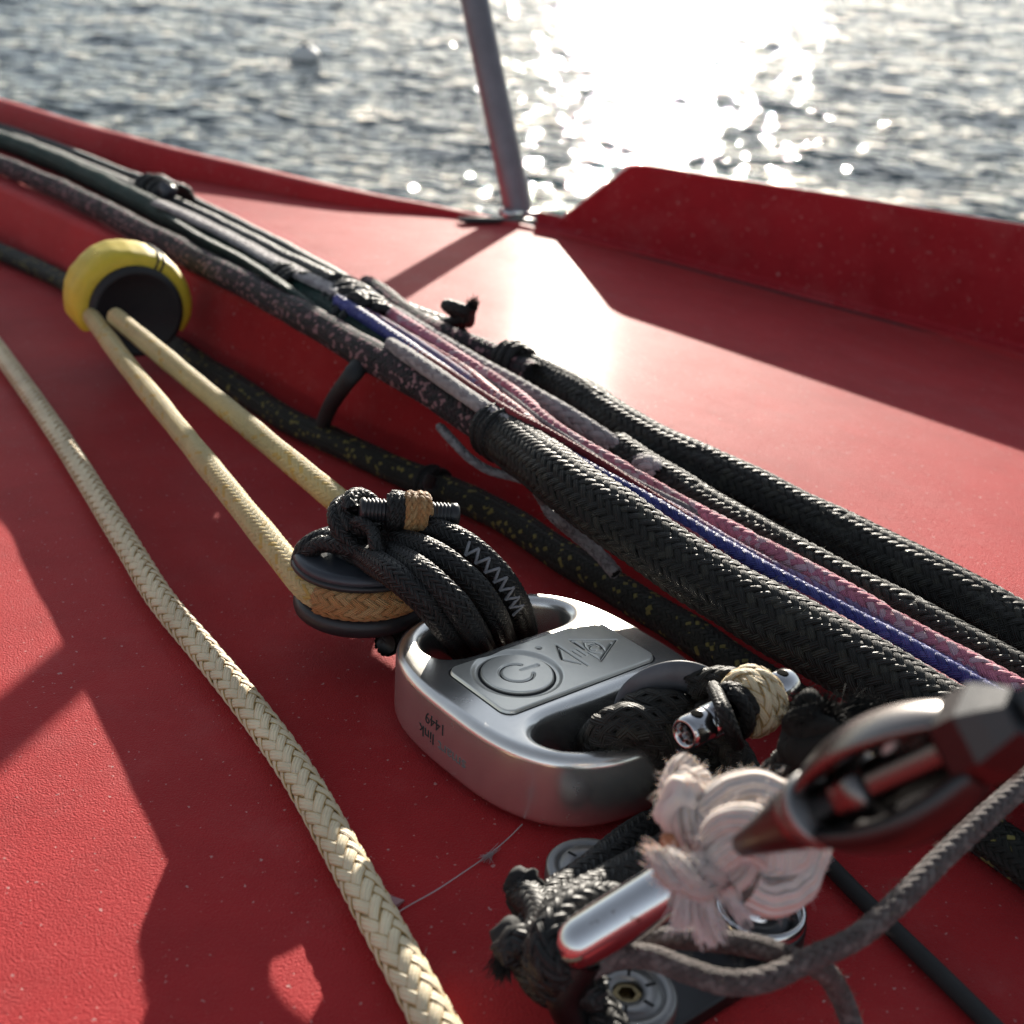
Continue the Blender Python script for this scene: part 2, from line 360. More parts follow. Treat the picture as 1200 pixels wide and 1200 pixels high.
def fibre_fuzz(buf, C, R, count, length=0.003, rad=0.00006, bias_up=0.6):
    T, N, B = frames(C); n = len(C)
    for _ in range(count):
        i = RNG.integers(1, n-1); a = RNG.uniform(0, 2*np.pi); r = R[i] if hasattr(R, '__len__') else R
        d = np.cos(a)*N[i]+np.sin(a)*B[i]; p = C[i]+d*r*0.97; L = length*RNG.uniform(.4, 1.3)
        e1 = d*RNG.uniform(.3, 1)+T[i]*RNG.normal()*1.0+RNG.normal(size=3)*.4; e1 /= np.linalg.norm(e1)
        e2 = e1+RNG.normal(size=3)*.6; e2 /= np.linalg.norm(e2)
        P = np.array([p, p+e1*L*.5, p+e1*L*.5+e2*L*.5])
        tube(buf, P, [rad, rad*.8, rad*.3], 3, cap=False)
def loft_path(points, z=None, step=0.0012): return spline(pts(points, z), step)

def rope(name, label, cat, points, r, mat, N=12, alpha=42, group=None, step=None, squash=(1, 1), fuzz=0, weave='2', core=None, up=(0, 0, 1), amp=1.0, world_pts=None, run=0, fuzzlen=.003, wobble=.05):
    P = np.asarray(world_pts) if world_pts is not None else pts(points)
    if run: P = run_on(P, run)
    if points is not None and not isinstance(points[-1], np.ndarray) and points[-1][0] >= 1180 or name == 'whipped_rope': P = run_on(P, .12, 1)
    r0 = r(np.linspace(0, 1, 9)).mean() if callable(r) else r
    if step is None: step = max(0.0007, np.pi*r0/math.tan(math.radians(alpha))/N*0.55)
    C, s = spline(P, step); rr = np.full(len(s), r) if not callable(r) else r(s/s[-1])
    q_ = RNG.uniform(0, 6.28, 6); rr = rr*(1+.022*np.sin(s*95+q_[0])+.018*np.sin(s*41+q_[1])+.014*np.sin(s*230+q_[2]))
    wob = wobble*r0*np.stack([np.sin(s*70+q_[3])+.6*np.sin(s*160+q_[4]), np.sin(s*62+q_[5])+.6*np.sin(s*140+q_[0]), .6*np.sin(s*80+q_[1])], 1)
    C = C+wob
    root = thing(name, label, cat, P[len(P)//2], group)
    b = Buf(); tube(b, C[::3] if len(C) > 12 else C, np.broadcast_to(rr, (len(C),))[::3]*0.86 if len(C) > 12 else rr*0.86, 10, squash, up); part('core', b, core or M_CORE, root)
    b = Buf()
    for v, q, u in strands(C, rr, N, alpha, weave, squash=squash, up=up, amp=amp): b.add(v, q, None, u)
    part('braid', b, mat, root, kind='stuff')
    if fuzz:
        b = Buf(); fibre_fuzz(b, C, rr, fuzz, fuzzlen); part('fuzz', b, M_FUZZ, root, kind='stuff')
    return root, C
def braid_part(name, root, P, r, mat, N=10, alpha=42, step=None, core=M_CORE, squash=(1, 1), up=(0, 0, 1), weave='2'):
    if step is None: step = max(0.0005, np.pi*r/math.tan(math.radians(alpha))/N*0.55)
    C, s = spline(P, step); b = Buf()
    tube(b, C, r*0.84, 10, squash, up)
    for v, q, u in strands(C, r, N, alpha, weave, squash=squash, up=up): b.add(v, q, None, u)
    return part(name, b, mat, root), C
def lathe(buf, p0, p1, prof, sides=32, up=(0, 0, 1)):
    """revolve (t, r) pairs about the axis p0 -> p1, t = 0..1 along it"""
    p0, p1 = np.asarray(p0, float), np.asarray(p1, float); T = (p1-p0)/np.linalg.norm(p1-p0)
    u = np.asarray(up, float); u = u-T*(u@T)
    if np.linalg.norm(u) < 1e-3: u = np.array([1.0, 0, 0])-T*T[0]
    u /= np.linalg.norm(u); w = np.cross(T, u); a = np.linspace(0, 2*np.pi, sides, endpoint=False)
    V = np.array([p0+(p1-p0)*t+r*(np.cos(x)*u+np.sin(x)*w) for t, r in prof for x in a])
    buf.add(V, grid_quads(len(prof), sides)[:, ::-1])
def rounded(lo, hi, r, e, n=4):
    """profile of a disc from t=lo..hi with edge radius e (t in metres, not scaled)"""
    out = [(lo, 0.0)]
    out += [(lo+e*(1-math.cos(x)), r-e*(1-math.sin(x))) for x in np.linspace(0, math.pi/2, n)]
    out += [(hi-e*(1-math.cos(x)), r-e*(1-math.sin(x))) for x in np.linspace(math.pi/2, 0, n)]
    return out+[(hi, 0.0)]
def disc(buf, c, axis, prof, sides=40):
    c = np.asarray(c, float); axis = np.asarray(axis, float); axis = axis/np.linalg.norm(axis); lathe(buf, c, c+axis, prof, sides)
def box(buf, c, ax, ay, az):
    c = np.asarray(c, float); V = [c+i*np.asarray(ax)+j*np.asarray(ay)+k2*np.asarray(az) for i in (-1, 1) for j in (-1, 1) for k2 in (-1, 1)]
    buf.add(V, [(0, 1, 3, 2), (4, 6, 7, 5), (0, 4, 5, 1), (2, 3, 7, 6), (0, 2, 6, 4), (1, 5, 7, 3)])
def lump(buf, c, r, seed=0, n=14, rough=0.25):
    rg = np.random.default_rng(seed); th = np.linspace(0, np.pi, n); ph = np.linspace(0, 2*np.pi, n*2, endpoint=False)
    k1 = rg.normal(size=(5, 3))*2.2; p1 = rg.uniform(0, 6, 5)
    D = np.array([[math.sin(t)*math.cos(p), math.sin(t)*math.sin(p), math.cos(t)] for t in th for p in ph])
    f = 1+rough*sum(np.sin(D@k1[i]*1.5+p1[i]) for i in range(5))/3
    buf.add(np.asarray(c)+D*f[:, None]*np.asarray(r), grid_quads(n, n*2))
def frayed(buf, root, direc, count, length, spread, rad=0.00018, rg=RNG, sides=3, droop=0.0):
    root = np.asarray(root, float); direc = np.asarray(direc, float)/np.linalg.norm(direc)
    for i in range(count):
        d = direc+rg.normal(size=3)*spread; d /= np.linalg.norm(d); L = length*rg.uniform(.55, 1.1)
        P = [root+rg.normal(size=3)*rad*4]
        for q in range(4):
            d = d+rg.normal(size=3)*spread*.5+np.array([0, 0, -droop]); d /= np.linalg.norm(d); P.append(P[-1]+d*L/4)
        C, _ = spline(P, n=8); tube(buf, C, np.linspace(rad, rad*.45, 8), sides, cap=False, uvid=i)

# ================================================================== SETTING
ON_DECK = True; UP_Z = .040
K0, K2 = at(230, 420, .006), at(800, 740, .006)
DD = (K2-K0); DD[2] = 0; DD /= np.linalg.norm(DD)           # along the riser, from far left to near right
NN = np.array([DD[1], -DD[0], 0])                            # across it, towards the viewer
if NN[1] > 0: NN = -NN
RISER0 = K0.copy(); RISER0[2] = 0
def riser_pt(t, s, z):
    q = min(1, max(0, (t-.06)/.26)); s = s-(.026*q*q*(3-2*q) if s < .05 else 0); p = RISER0+DD*t+NN*s; return p+np.array([0, 0, z*(UP_0-drop(p[0]))/.040])

# gunwale line (outer edge of the side deck)
GUN = pts([(-300, 84), (-120, 116), (0, 149), (150, 193), (300, 220), (420, 240), (540, 254), (650, 275), (800, 312), (1050, 378), (1200, 421), (1500, 525)], UP_Z)
gunC, gunS = spline(GUN, n=160)
prof = [(-.0225, UP_Z), (-.0185, UP_Z), (-.0165, .0393), (-.0148, .0375), (-.0140, .035), (-.0132, .030), (-.0120, .0270), (-.0116, .0235), (-.0105, .020), (-.0102, .0165), (-.0095, .012), (-.0090, .008), (-.0082, .0050), (-.0068, .0027), (-.0048, .0010), (-.0020, .0002), (.002, 0), (.06, 0), (.2, 0), (.9, 0)]
ts = np.linspace(-1.9, 1.0, 160)
b = Buf()
V = np.array([riser_pt(t, s, z) for t in ts for s, z in prof]); b.add(V, grid_quads(len(ts), len(prof), False)[:, ::-1])
inner = np.array([riser_pt(t, prof[0][0], .040) for t in ts])
V = np.stack([inner+(gunC-inner)*f for f in np.linspace(0, 1, 24)], 1).reshape(-1, 3)
V[:, 2] = [UP_0-drop(p[0]) for p in V]; b.add(V, grid_quads(len(ts), 24, False))
hull = np.stack([gunC+np.array([0, .002*i, -h]) for i, h in enumerate((0, .004, .02, .3, 1.6))], 1).reshape(-1, 3)
b.add(hull, grid_quads(len(ts), 5, False))
link_obj('deck', b.mesh('deck'), M_DECK, kind='structure')

# raised toe of the gunwale, dying out near the stanchion
hgt = np.interp(gunS/gunS[-1], *zip(*[(0, .03), (np.linalg.norm(GUN[1]-GUN[0])/gunS[-1], .027)]+[(gunS[np.argmin(np.linalg.norm(gunC-g, axis=1))]/gunS[-1], h) for g, h in zip(GUN[2:8], (.0225, .0200, .0125, .0085, .0035, .0010))]+[(1, .0008)]))
sec = [(-.006, 0.0), (-.0045, .25), (-.0015, .75), (.0015, .97), (.006, 1.0), (.012, .95), (.017, .6), (.019, -.6)]
tang = np.gradient(gunC, axis=0); tang /= np.linalg.norm(tang, axis=1)[:, None]; outw = np.cross(np.array([0, 0, 1.0]), tang); outw *= np.sign(outw[:, 1:2])
V = np.array([gunC[i]+outw[i]*(x-.006)*(.4+.6*min(1, hgt[i]/.012))+np.array([0, 0, hgt[i]*z+.0004]) for i in range(len(gunC)) for x, z in sec])
b = Buf(); b.add(V, grid_quads(len(gunC), len(sec), False)); link_obj('gunwale', b.mesh('gunwale'), M_DECK, kind='structure')

# the sea: real ripples near the boat, one sheet to the horizon
WZ = -1.25
def wave(x, y):
    rg = np.random.default_rng(3); h = np.zeros_like(x)
    for i in range(46):
        lam = 10**rg.uniform(-0.92, 0.25); a = rg.normal(1.45, 0.75); kx, ky = math.cos(a)*6.283/lam, math.sin(a)*6.283/lam
        h += 0.0030*lam**0.9*np.sin(kx*x+ky*y+rg.uniform(0, 6.28)+0.6*np.sin(.8*x*rg.uniform(.5, 1.5)+.5*y))
    return h
xs = np.linspace(-9, 9, 420); ys = 2.2+(np.linspace(0, 1, 760)**1.6)*26
X, Y = np.meshgrid(xs, ys); X = X*(0.35+Y/14)
Z = WZ+wave(X, Y)*np.clip(1.15-Y/60, .4, 1)
b = Buf(); b.add(np.stack([X, Y, Z], -1).reshape(-1, 3), grid_quads(len(ys), len(xs), False)[:, ::1])
far = [(-4000, -500, WZ-.06), (4000, -500, WZ-.06), (4000, 5000, WZ-.06), (-4000, 5000, WZ-.06)]
b.add(far, [(0, 1, 2, 3)])
o = link_obj('sea', b.mesh('sea'), M_WATER, kind='structure'); o.matrix_world = Matrix.Identity(4)

# ================================================================== BEHIND: plate, stanchion, buoy
LEAN = math.radians(-12.0)
pa, pb = at_up(650, 272), at_up(1050, 376)
pd = (pb-pa)/np.linalg.norm(pb-pa); pn = np.array([-pd[1], pd[0], 0]); pn /= np.linalg.norm(pn); pn *= np.sign(pn[1])   # outboard
far_r = 0.62
def plate_xy(px, py):
    p = on_wall(px, py, pa, pb, LEAN if pn[1] > 0 else -LEAN); q_ = (p-pa)@pd; return q_, p[2]-(pa[2]+pd[2]*q_)
c1 = plate_xy(760, 194); c2 = plate_xy(1050, 220)
hs = (c2[1]-c1[1])/(c2[0]-c1[0])*.55
outl = [(-.004, 0.0), (c1[0]-.004, c1[1]-.0025), (c1[0]+.004, c1[1]), (c2[0], c1[1]+hs*(c2[0]-c1[0])), (far_r, c1[1]+hs*(far_r-c1[0])), (far_r, 0.0)]
up_l = np.array([0, 0, 1.0])*math.cos(LEAN)+pn*math.sin(LEAN)
root = thing('red_plate', 'upright dark red plate with a slanted end on the deck edge against the water', 'plate', pa)
bm = bmesh.new(); th = .006
f = bm.faces.new([bm.verts.new(Vector((x, z, 0))) for x, z in outl]); r = bmesh.ops.extrude_face_region(bm, geom=[f])
bmesh.ops.translate(bm, vec=(0, 0, th), verts=[e for e in r['geom'] if isinstance(e, bmesh.types.BMVert)])
bmesh.ops.bevel(bm, geom=[e for e in bm.edges], offset=.0024, segments=4, affect='EDGES', profile=.5)
bmesh.ops.recalc_face_normals(bm, faces=bm.faces)
me = bpy.data.meshes.new('panel')
for v in bm.verts:
    p = pd*v.co.x+up_l*(v.co.y+.0025)+pn*v.co.z; v.co = Vector(p)
bm.to_mesh(me); bm.free()
link_obj('panel', me, M_PLATE, root)
def foot_line(t, off, z):
    p = pa+pd*t+pn*off; return np.array([p[0], p[1], UP_0-drop(p[0])+z])
tt = np.linspace(-.012, far_r, 60)
b = Buf(); S = [(-.0085, -.001), (-.0084, .0016), (-.0070, .0028), (-.0030, .0034), (-.0012, .0050), (-.0004, .0090), (.003, .0100)]
b.add(np.array([foot_line(t, x, z) for t in tt for x, z in S]), grid_quads(60, len(S), False)[:, ::-1]); part('base_flange', b, M_PLATE, root)
b = Buf(); S = [(-.0112, -.001), (-.0108, .0007), (-.0092, .0009), (-.0080, .0008)]
b.add(np.array([foot_line(t, x, z) for t in tt for x, z in S]), grid_quads(60, len(S), False)[:, ::-1]); part('flange_shadow_line', b, M_RUBBER, root)  # black strip standing in for the shadow line below the flange

# stanchion: line in the picture and its shadow on the deck fix how it leans
base = at_up(603, 256)+pn*.010
shadow_dir = at_up(478, 338)-at_up(597, 266)
# plane of the picture line, plane of the shadow
v1 = np.cross(ray(553, 0), ray(605, 252)); v2 = np.cross(sd, shadow_dir); ax = np.cross(v1, v2); ax /= np.linalg.norm(ax)
if ax[2] < 0: ax = -ax
root = thing('stanchion', 'grey tube stanchion rising from the deck edge left of the red plate', 'stanchion', base)
b = Buf(); lathe(b, base, base+ax*0.85, [(0, 0), (0, .0088), (.002, .0092), (1, .0092), (1, 0)], 28); part('tube', b, M_POLE, root)
b = Buf(); disc(b, base+np.array([0, 0, .0002]), (0, 0, 1), rounded(0, .0045, .014, .0015)); part('foot', b, M_POLE, root)
for k_ in range(4):
    a_ = k_*1.57+.5; b = Buf(); disc(b, base+np.array([.0115*math.cos(a_), .0115*math.sin(a_), .0042]), (0, 0, 1), rounded(0, .0012, .0017, .0005), 14); part('screw', b, M_CHROME, root)
b = Buf(); bx = at_up(565, 262); gd = (at_up(600, 262)-bx); gd /= np.linalg.norm(gd)
gperp = np.array([-gd[1], gd[0], 0]); box(b, bx+gd*.012+np.array([0, 0, .0022]), gd*.028, gperp*.004, np.array([0, 0, .0012])); part('hinge_plate', b, M_PLASTIC, root)
b = Buf(); lathe(b, bx+gd*.022+gperp*.006+np.array([0, 0, .005]), bx+gd*.036+gperp*.006+np.array([0, 0, .005]), [(0, 0), (0, .002), (1, .002), (1, 0)], 12); part('hinge_pin', b, M_CHROME, root)

# mooring buoy
WI = np.array(W.to_3x3()); eyeW = WI@EYE
d = WI@ray(357, 68); t = (WZ-eyeW[2])/d[2]; bp = eyeW+d*t
b = Buf(); lump(b, bp+np.array([0, 0, .005]), (.10, .09, .075), 4, 16, .05)
bo = link_obj('mooring_buoy', b.mesh('mooring_buoy', bp), M_BUOY, None, (0, 0, 0), 'small white mooring buoy floating on the ripples left of the stanchion', 'buoy'); bo.matrix_world = Matrix.Translation(Vector(bp))
b = Buf(); tube(b, np.array([bp+np.array([-.03, 0, .060]), bp+np.array([0, 0, .095]), bp+np.array([.03, 0, .060])]), .012, 8); link_obj('lifting_loop', b.mesh('lifting_loop', bp), M_PLASTIC, bo)

# ================================================================== BUNDLE OF ROPES ALONG THE DECK EDGE
G = 'ropes running along the raised deck edge'
rope('covered_rope', 'thickest black braided rope, farthest of the bundle, on the sunlit deck', 'rope',
     [(598, 424, .050), (640, 446, .0485), (700, 482, .0485), (760, 520, .0485), (850, 563, .0485), (950, 609, .0485), (1050, 662, .0485), (1200, 742, .0485), (1400, 850, .0485)],
     lambda u: .0066+.0011*np.clip((u-.02)*14, 0, 1), M_BLACK, 17, 44, G, fuzz=260)
rope('inner_rope', 'blotchy black rope end leading into the thick black covered rope by the knot', 'rope',
     [(430, 336, .049), (500, 384, .049), (560, 410, .0495), (600, 427, .050), (625, 440, .051)], .0048, M_MAGENTA, 12, 40, G)
rope('middle_rope', 'medium black braided rope between the pink cords and the thickest black rope', 'rope',
     [(722, 527, .0470), (760, 552, .0470), (830, 596, .0470), (900, 636, .0470), (980, 680, .0470), (1050, 716, .0470), (1200, 796, .0470), (1400, 900, .0470)], .0058, M_BLACK, 13, 44, G, fuzz=160)
rope('pale_core_rope', 'pale pink-grey rope entering the medium black braided rope', 'rope',
     [(430, 352, .052), (490, 385, .053), (560, 428, .053), (640, 472, .053), (700, 510, .050), (735, 534, .0480), (775, 560, .0490)], lambda u: .0032+.0015*np.exp(-((u-.965)/.03)**2), M_GREYWHITE, 8, 30, G)
rope('whipped_rope', 'thick black braided rope nearest the viewer, whipped over the pink flecked rope', 'rope',
     [at_up(578, 503, .0095), at_up(600, 518, .0100), at(650, 556, .0432), at(720, 606, .0400), at(800, 662, .0345), at(870, 706, .0310), at(960, 756, .0275), at(1050, 806, .0250), at(1200, 890, .0215), at(1400, 1000, .0110)],
     lambda u: .0083-.0012*np.exp(-u*60), M_BLACK, 18, 45, G, fuzz=340)
rope('flecked_pink_rope', 'pink and black flecked rope running from the far left into the black whipped cover', 'rope',
     [(-160, 138, .0465), (-40, 178, .0465), (60, 217, .047), (150, 262, .048), (240, 309, .048), (320, 351, .049), (420, 408, .050), (500, 455, .0495), (560, 493, .0485), (596, 516, .0475)], .0058, M_MAGENTA, 18, 42, G, run=.3)
rope('dark_green_rope', 'smooth dark green rope behind the pink flecked rope at the far left', 'rope',
     [(-160, 112, .0468), (-40, 150, .0468), (60, 187, .0475), (150, 230, .048), (250, 285, .048), (330, 332, .049), (420, 388, .049), (480, 425, .0485), (560, 482, .048), (640, 534, .048)], .0068, M_GREEN, 16, 40, G, amp=.4, run=.3)
for dy, nm, r in ((-2, 'upper', .0036), (10, 'lower', .0042)):
    rope('black_line', 'thin black line, %s of two along the outer side of the bundle at left' % nm, 'cord',
         [(-160, 106+dy*.3, .0445), (-40, 139+dy*.5, .0445), (60, 172+dy*.8, .046), (150, 208+dy, .0475), (190, 222+dy, .049), (240, 246+dy, .047), (330, 292+dy, .047), (420, 340+dy*.7, .047), (490, 372+dy*.6, .047), (540, 388+dy*.5, .0475)], r, M_BLACKFINE, 8, 35, G, run=.3)
rope('grey_tape', 'flat shiny grey tape running over the dark green rope to the black lashing', 'tape',
     [(186, 238, .056), (240, 262, .0565), (300, 294, .0565), (360, 325, .0575), (418, 352, .058)], .0042, M_GREYWHITE, 10, 24, G, squash=(.35, 1), amp=.3)
rope('grey_tape', 'narrow dark green tape crossing below the shiny grey tape', 'tape',
     [(186, 246, .053), (230, 274, .0555), (290, 306, .0560), (350, 346, .0550), (400, 380, .0490), (430, 398, .0440)], .0020, M_GREEN, 8, 24, G, squash=(.4, 1), amp=.3)
GC = 'thin coloured cords twisted together between the black ropes'
rope('pink_line', 'pink cord on top of the twisted coloured cords', 'cord', [(412, 338, 0.0565), (450, 363, 0.0560), (520, 409, 0.0560), (600, 461, 0.0565), (655, 508, 0.0569), (720, 546, 0.0542), (800, 592, 0.0505), (900, 645, 0.0505), (980, 688, 0.0505), (1050, 728, 0.0505), (1200, 812, 0.0505), (1400, 920, 0.0505)], .0027, M_ROSE, 7, 38, GC)
rope('blue_line', 'thin blue cord in the middle of the twisted coloured cords', 'cord', [(396, 352, 0.0575), (440, 380, 0.0565), (520, 436, 0.0560), (600, 492, 0.0560), (680, 545, 0.0549), (760, 588, 0.0521), (840, 636, 0.0505), (920, 681, 0.0505), (1000, 724, 0.0495), (1050, 750, 0.0495), (1200, 835, 0.0495), (1400, 945, 0.0495)], .0023, M_BLUE, 6, 36, GC)
rope('red_line', 'red cord along the lower side of the twisted coloured cords', 'cord', [(404, 347, 0.0555), (450, 380, 0.0545), (530, 426, 0.0550), (600, 480, 0.0570), (680, 545, 0.0534), (760, 602, 0.0501), (850, 652, 0.0485), (950, 712, 0.0485), (1050, 772, 0.0485), (1200, 858, 0.0485), (1400, 970, 0.0485)], .0023, M_PINK, 7, 38, GC)
rope('lilac_line', 'pale lilac cord hidden between the pink and the blue cord', 'cord', [(400, 350, 0.0560), (470, 390, 0.0555), (560, 452, 0.0560), (640, 516, 0.0570), (720, 564, 0.0537), (790, 598, 0.0514), (860, 640, 0.0500), (1000, 712, 0.0490), (1200, 825, 0.0490)], .0017, M_LILAC, 6, 36, GC)
rope('white_line', 'thin white cord next to the lilac cord', 'cord', [(420, 346, 0.0560), (500, 396, 0.0560), (580, 452, 0.0565), (660, 512, 0.0577), (740, 563, 0.0544), (820, 604, 0.0505), (900, 652, 0.0490)], .0012, M_GREYWHITE, 6, 36, GC)
rope('bright_red_line', 'thin bright red cord crossing over the lilac cord', 'cord', [(428, 372, 0.0565), (520, 432, 0.0575), (600, 484, 0.0585), (640, 505, 0.0590), (700, 540, 0.0566), (760, 578, 0.0536), (830, 622, 0.0505), (900, 662, 0.0495)], .0012, M_RED, 6, 36, GC)
rope('stiff_grey_line', 'short pale grey cord lying over the dark green rope', 'cord', [(458, 404, .0565), (480, 418, .0570), (540, 459, .0565), (590, 494, .0555), (640, 530, .054)], .0027, M_GREYWHITE, 8, 20, G, amp=.3)
rope('red_seam_line', 'thin red cord lying in the gap behind the medium black rope', 'cord', [(820, 590, .042), (880, 622, .042), (960, 660, .0425), (1050, 706, .0425), (1200, 780, .0425)], .0016, M_RED, 6, 40, G)

# lashing turns and knots of the bundle
def coil(c0, c1, r, turns, cord, wob=.06, up=(0, 0, 1), squash=1.0):
    c0, c1 = np.asarray(c0), np.asarray(c1); T = (c1-c0)/np.linalg.norm(c1-c0); u = np.asarray(up, float); u = u-T*(u@T); u /= np.linalg.norm(u); w = np.cross(T, u)
    n = int(turns*22); a = np.linspace(0, turns*2*np.pi, n); rg = np.random.default_rng(int(turns*7))
    rr = r*(1+wob*np.sin(a*.37+rg.uniform(0, 6)))
    return c0+(c1-c0)*np.linspace(0, 1, n)[:, None]+rr[:, None]*(np.cos(a)[:, None]*u+np.sin(a)[:, None]*w*squash)
def lashing(name, label, p0, p1, r, turns, cr, mat, group='lashings round the rope bundle', squash=1.0, N=6):
    P = coil(p0, p1, r, turns, cr, squash=squash); root = thing(name, label, 'lashing', p0, group)
    braid_part('turns', root, P, cr, mat, N, 40, step=max(.0006, cr*.55)); return root
lr = lashing('bundle_lashing', 'black cord lashing wound round the bundle where the coloured cords begin', pt(398, 352, .050), pt(436, 386, .050), .0088, 7, .0022, M_BLACKFINE, squash=1.25)
b = Buf(); tube(b, spline(np.array([pt(405, 334, .057), pt(418, 338, .0595), pt(428, 346, .058), pt(440, 344, .058)]), .001)[0], .0026, 8, (.5, 1)); part('clear_tape', b, M_GREYWHITE, lr)
b = Buf(); lump(b, pt(420, 352, .059), (.0042, .0038, .0036), 5, 10, .3); lump(b, pt(408, 346, .0585), (.0036, .003, .0036), 6, 10, .3); part('knot', b, M_BLACKFINE, lr)
lr = lashing('bundle_lashing', 'black cord lashing holding the two thin black cords at the far left', pt(176, 222, .050), pt(206, 236, .050), .0078, 4, .0022, M_BLACKFINE, squash=1.2)
b = Buf(); lump(b, pt(196, 224, .058), (.0046, .004, .004), 8, 10, .3); part('knot', b, M_GREYCHEEK, lr)
lashing('bundle_lashing', 'black cord turns round the far end of the thickest covered rope', pt(592, 422, .050), pt(612, 431, .050), .0068, 3, .0016, M_BLACKFINE)
lashing('bundle_lashing', 'tight black whipping where the pink flecked rope enters the nearest black rope', pt(576, 501, .050), pt(596, 515, .050), .0074, 6, .0013, M_BLACKFINE)
lashing('bundle_lashing', 'second set of black cord turns over the dark green rope', pt(330, 332, .050), pt(352, 346, .050), .0079, 4, .0018, M_BLACKFINE)
kc = pt(533, 383, .052)
root = thing('black_knot', 'black overhand knot with a stubby end sticking up from the outer rope', 'knot', kc)
K = np.array([(-.016, 0, -.004), (-.006, .002, .000), (.003, .004, .004), (.006, -.001, .008), (0, -.004, .009), (-.004, .001, .006), (.001, .005, .002), (.006, .002, .004), (.0078, .001, .0085), (.0095, .001, .0105)])
KP = kc+K[:, :1]*DD+K[:, 1:2]*(-NN)+K[:, 2:]*np.array([0, 0, 1]); braid_part('cord', root, KP, .0024, M_BLACKFINE, 8, 38)
b = Buf(); frayed(b, KP[-1], (.2, 0, 1), 60, .004, .5, .0002); part('frayed_end', b, M_BLACKFINE, root, kind='stuff')

rope('khaki_rope', 'black rope with yellow flecks lying along the foot of the red step', 'rope',
     [(-120, 245, .006), (60, 322, .006), (150, 372, .006), (205, 408, .006), (260, 442, .006), (330, 488, .006), (400, 521, .006), (460, 549, .006), (520, 573, .0062), (585, 604, .0065), (650, 645, .0068), (720, 688, .0066), (800, 738, .0064), (870, 784, .0062), (960, 842, .006), (1080, 925, .006), (1230, 1030, .006)], .0052, M_KHAKI, 18, 42, 'ropes on the lower deck')
lr = lashing('cord_whipping', 'small black whipping with a stub tied round the yellow flecked rope', pt(500, 566, .0064), pt(512, 572, .0064), .0060, 4, .0011, M_BLACKFINE, None)
b = Buf(); tube(b, np.array([pt(505, 572, .012), pt(503, 566, .014), pt(504, 562, .0165), pt(506, 558, .0175)]), [.0026, .0022, .0023, .0018], 10); part('stub', b, M_RUBBER, lr)
rope('frayed_line', 'pale frayed cord end hanging out below the nearest black rope', 'cord', [(632, 575, .0470), (640, 590, .036), (652, 606, .028), (672, 624, .022), (698, 645, .018), (722, 672, .014)], .0020, M_GREYWHITE, 7, 35, None, fuzz=140, fuzzlen=.003)
rope('white_tape', 'thin white cord curving under the end of the nearest black rope', 'cord', [(516, 500, .040), (532, 518, .040), (552, 538, .0385), (575, 552, .038), (602, 559, .039), (622, 565, .041)], .0013, M_GREYWHITE, 6, 25, None, squash=(1, 1.3))
b = Buf(); C, _ = spline(np.array([at(430, 418, .044), at(412, 440, .040), at(400, 456, .031), pt(388, 474, .022), pt(379, 495, .012), pt(374, 512, .004)]), .001); tube(b, C, .0026, 10, (1, 1.5))
solo('black_strap', b, M_RUBBER, 'short black strap running down the red step behind the yellow flecked rope', 'strap', C[0])

ON_DECK = False

# ================================================================== LINK (load cell)
def proj(p):
    c = CAMROT.T@(np.asarray(p, float)-EYE); return np.array([600+FPX*c[0]/-c[2], 600-FPX*c[1]/-c[2]])
LC = np.array([.01254, .26111, 0.0]); LT, LB = .0200, .0015
ua = math.radians(40.1); LU = np.array([math.cos(ua), math.sin(ua), 0]); LV = np.array([-LU[1], LU[0], 0])
def lk(u, v, z): return LC+LU*u+LV*v+np.array([0, 0, z])
def superell(a, b, n, cnt=96):
    t = np.linspace(0, 2*np.pi, cnt, endpoint=False)
    return [(a*np.sign(math.cos(x))*abs(math.cos(x))**(2/n), b*np.sign(math.sin(x))*abs(math.sin(x))**(2/n)) for x in t]
def closed_spline(P, n=72):
    P = np.asarray(P, float); Q = np.vstack([P[-3:], P, P[:3]]); C, s = spline(np.c_[Q, np.zeros(len(Q))], n=4000)
    i0 = np.argmin(np.linalg.norm(C[:2000, :2]-P[0], axis=1)); i1 = 2000+np.argmin(np.linalg.norm(C[2000:, :2]-P[0], axis=1))
    return C[np.linspace(i0, i1, n+1).astype(int)[:-1], :2]
def curve_solid(name, loops, z0, z1, bev, res=5):
    cu = bpy.data.curves.new(name, 'CURVE'); cu.dimensions = '2D'; cu.fill_mode = 'BOTH'
    cu.extrude = (z1-z0)/2-bev; cu.bevel_depth = bev; cu.bevel_resolution = res
    for L in loops:
        sp = cu.splines.new('POLY'); sp.points.add(len(L)-1); sp.use_cyclic_u = True
        for q, (x, y) in zip(sp.points, L): q.co = (x*1000, y*1000, 0, 1)      # built in millimetres, scaled below
    cu.extrude *= 1000; cu.bevel_depth *= 1000
    ob = bpy.data.objects.new(name, cu); COL.objects.link(ob); bpy.context.view_layer.update()
    me = bpy.data.meshes.new_from_object(ob.evaluated_get(bpy.context.evaluated_depsgraph_get()))
    bpy.data.objects.remove(ob); bpy.data.curves.remove(cu)
    bm = bmesh.new(); bm.from_mesh(me); bmesh.ops.remove_doubles(bm, verts=bm.verts, dist=.002); bmesh.ops.recalc_face_normals(bm, faces=bm.faces)
    bmesh.ops.scale(bm, vec=(.001,)*3, verts=bm.verts); bmesh.ops.translate(bm, vec=(0, 0, (z0+z1)/2), verts=bm.verts)
    for f in bm.faces: f.smooth = True
    bm.to_mesh(me); bm.free(); return me
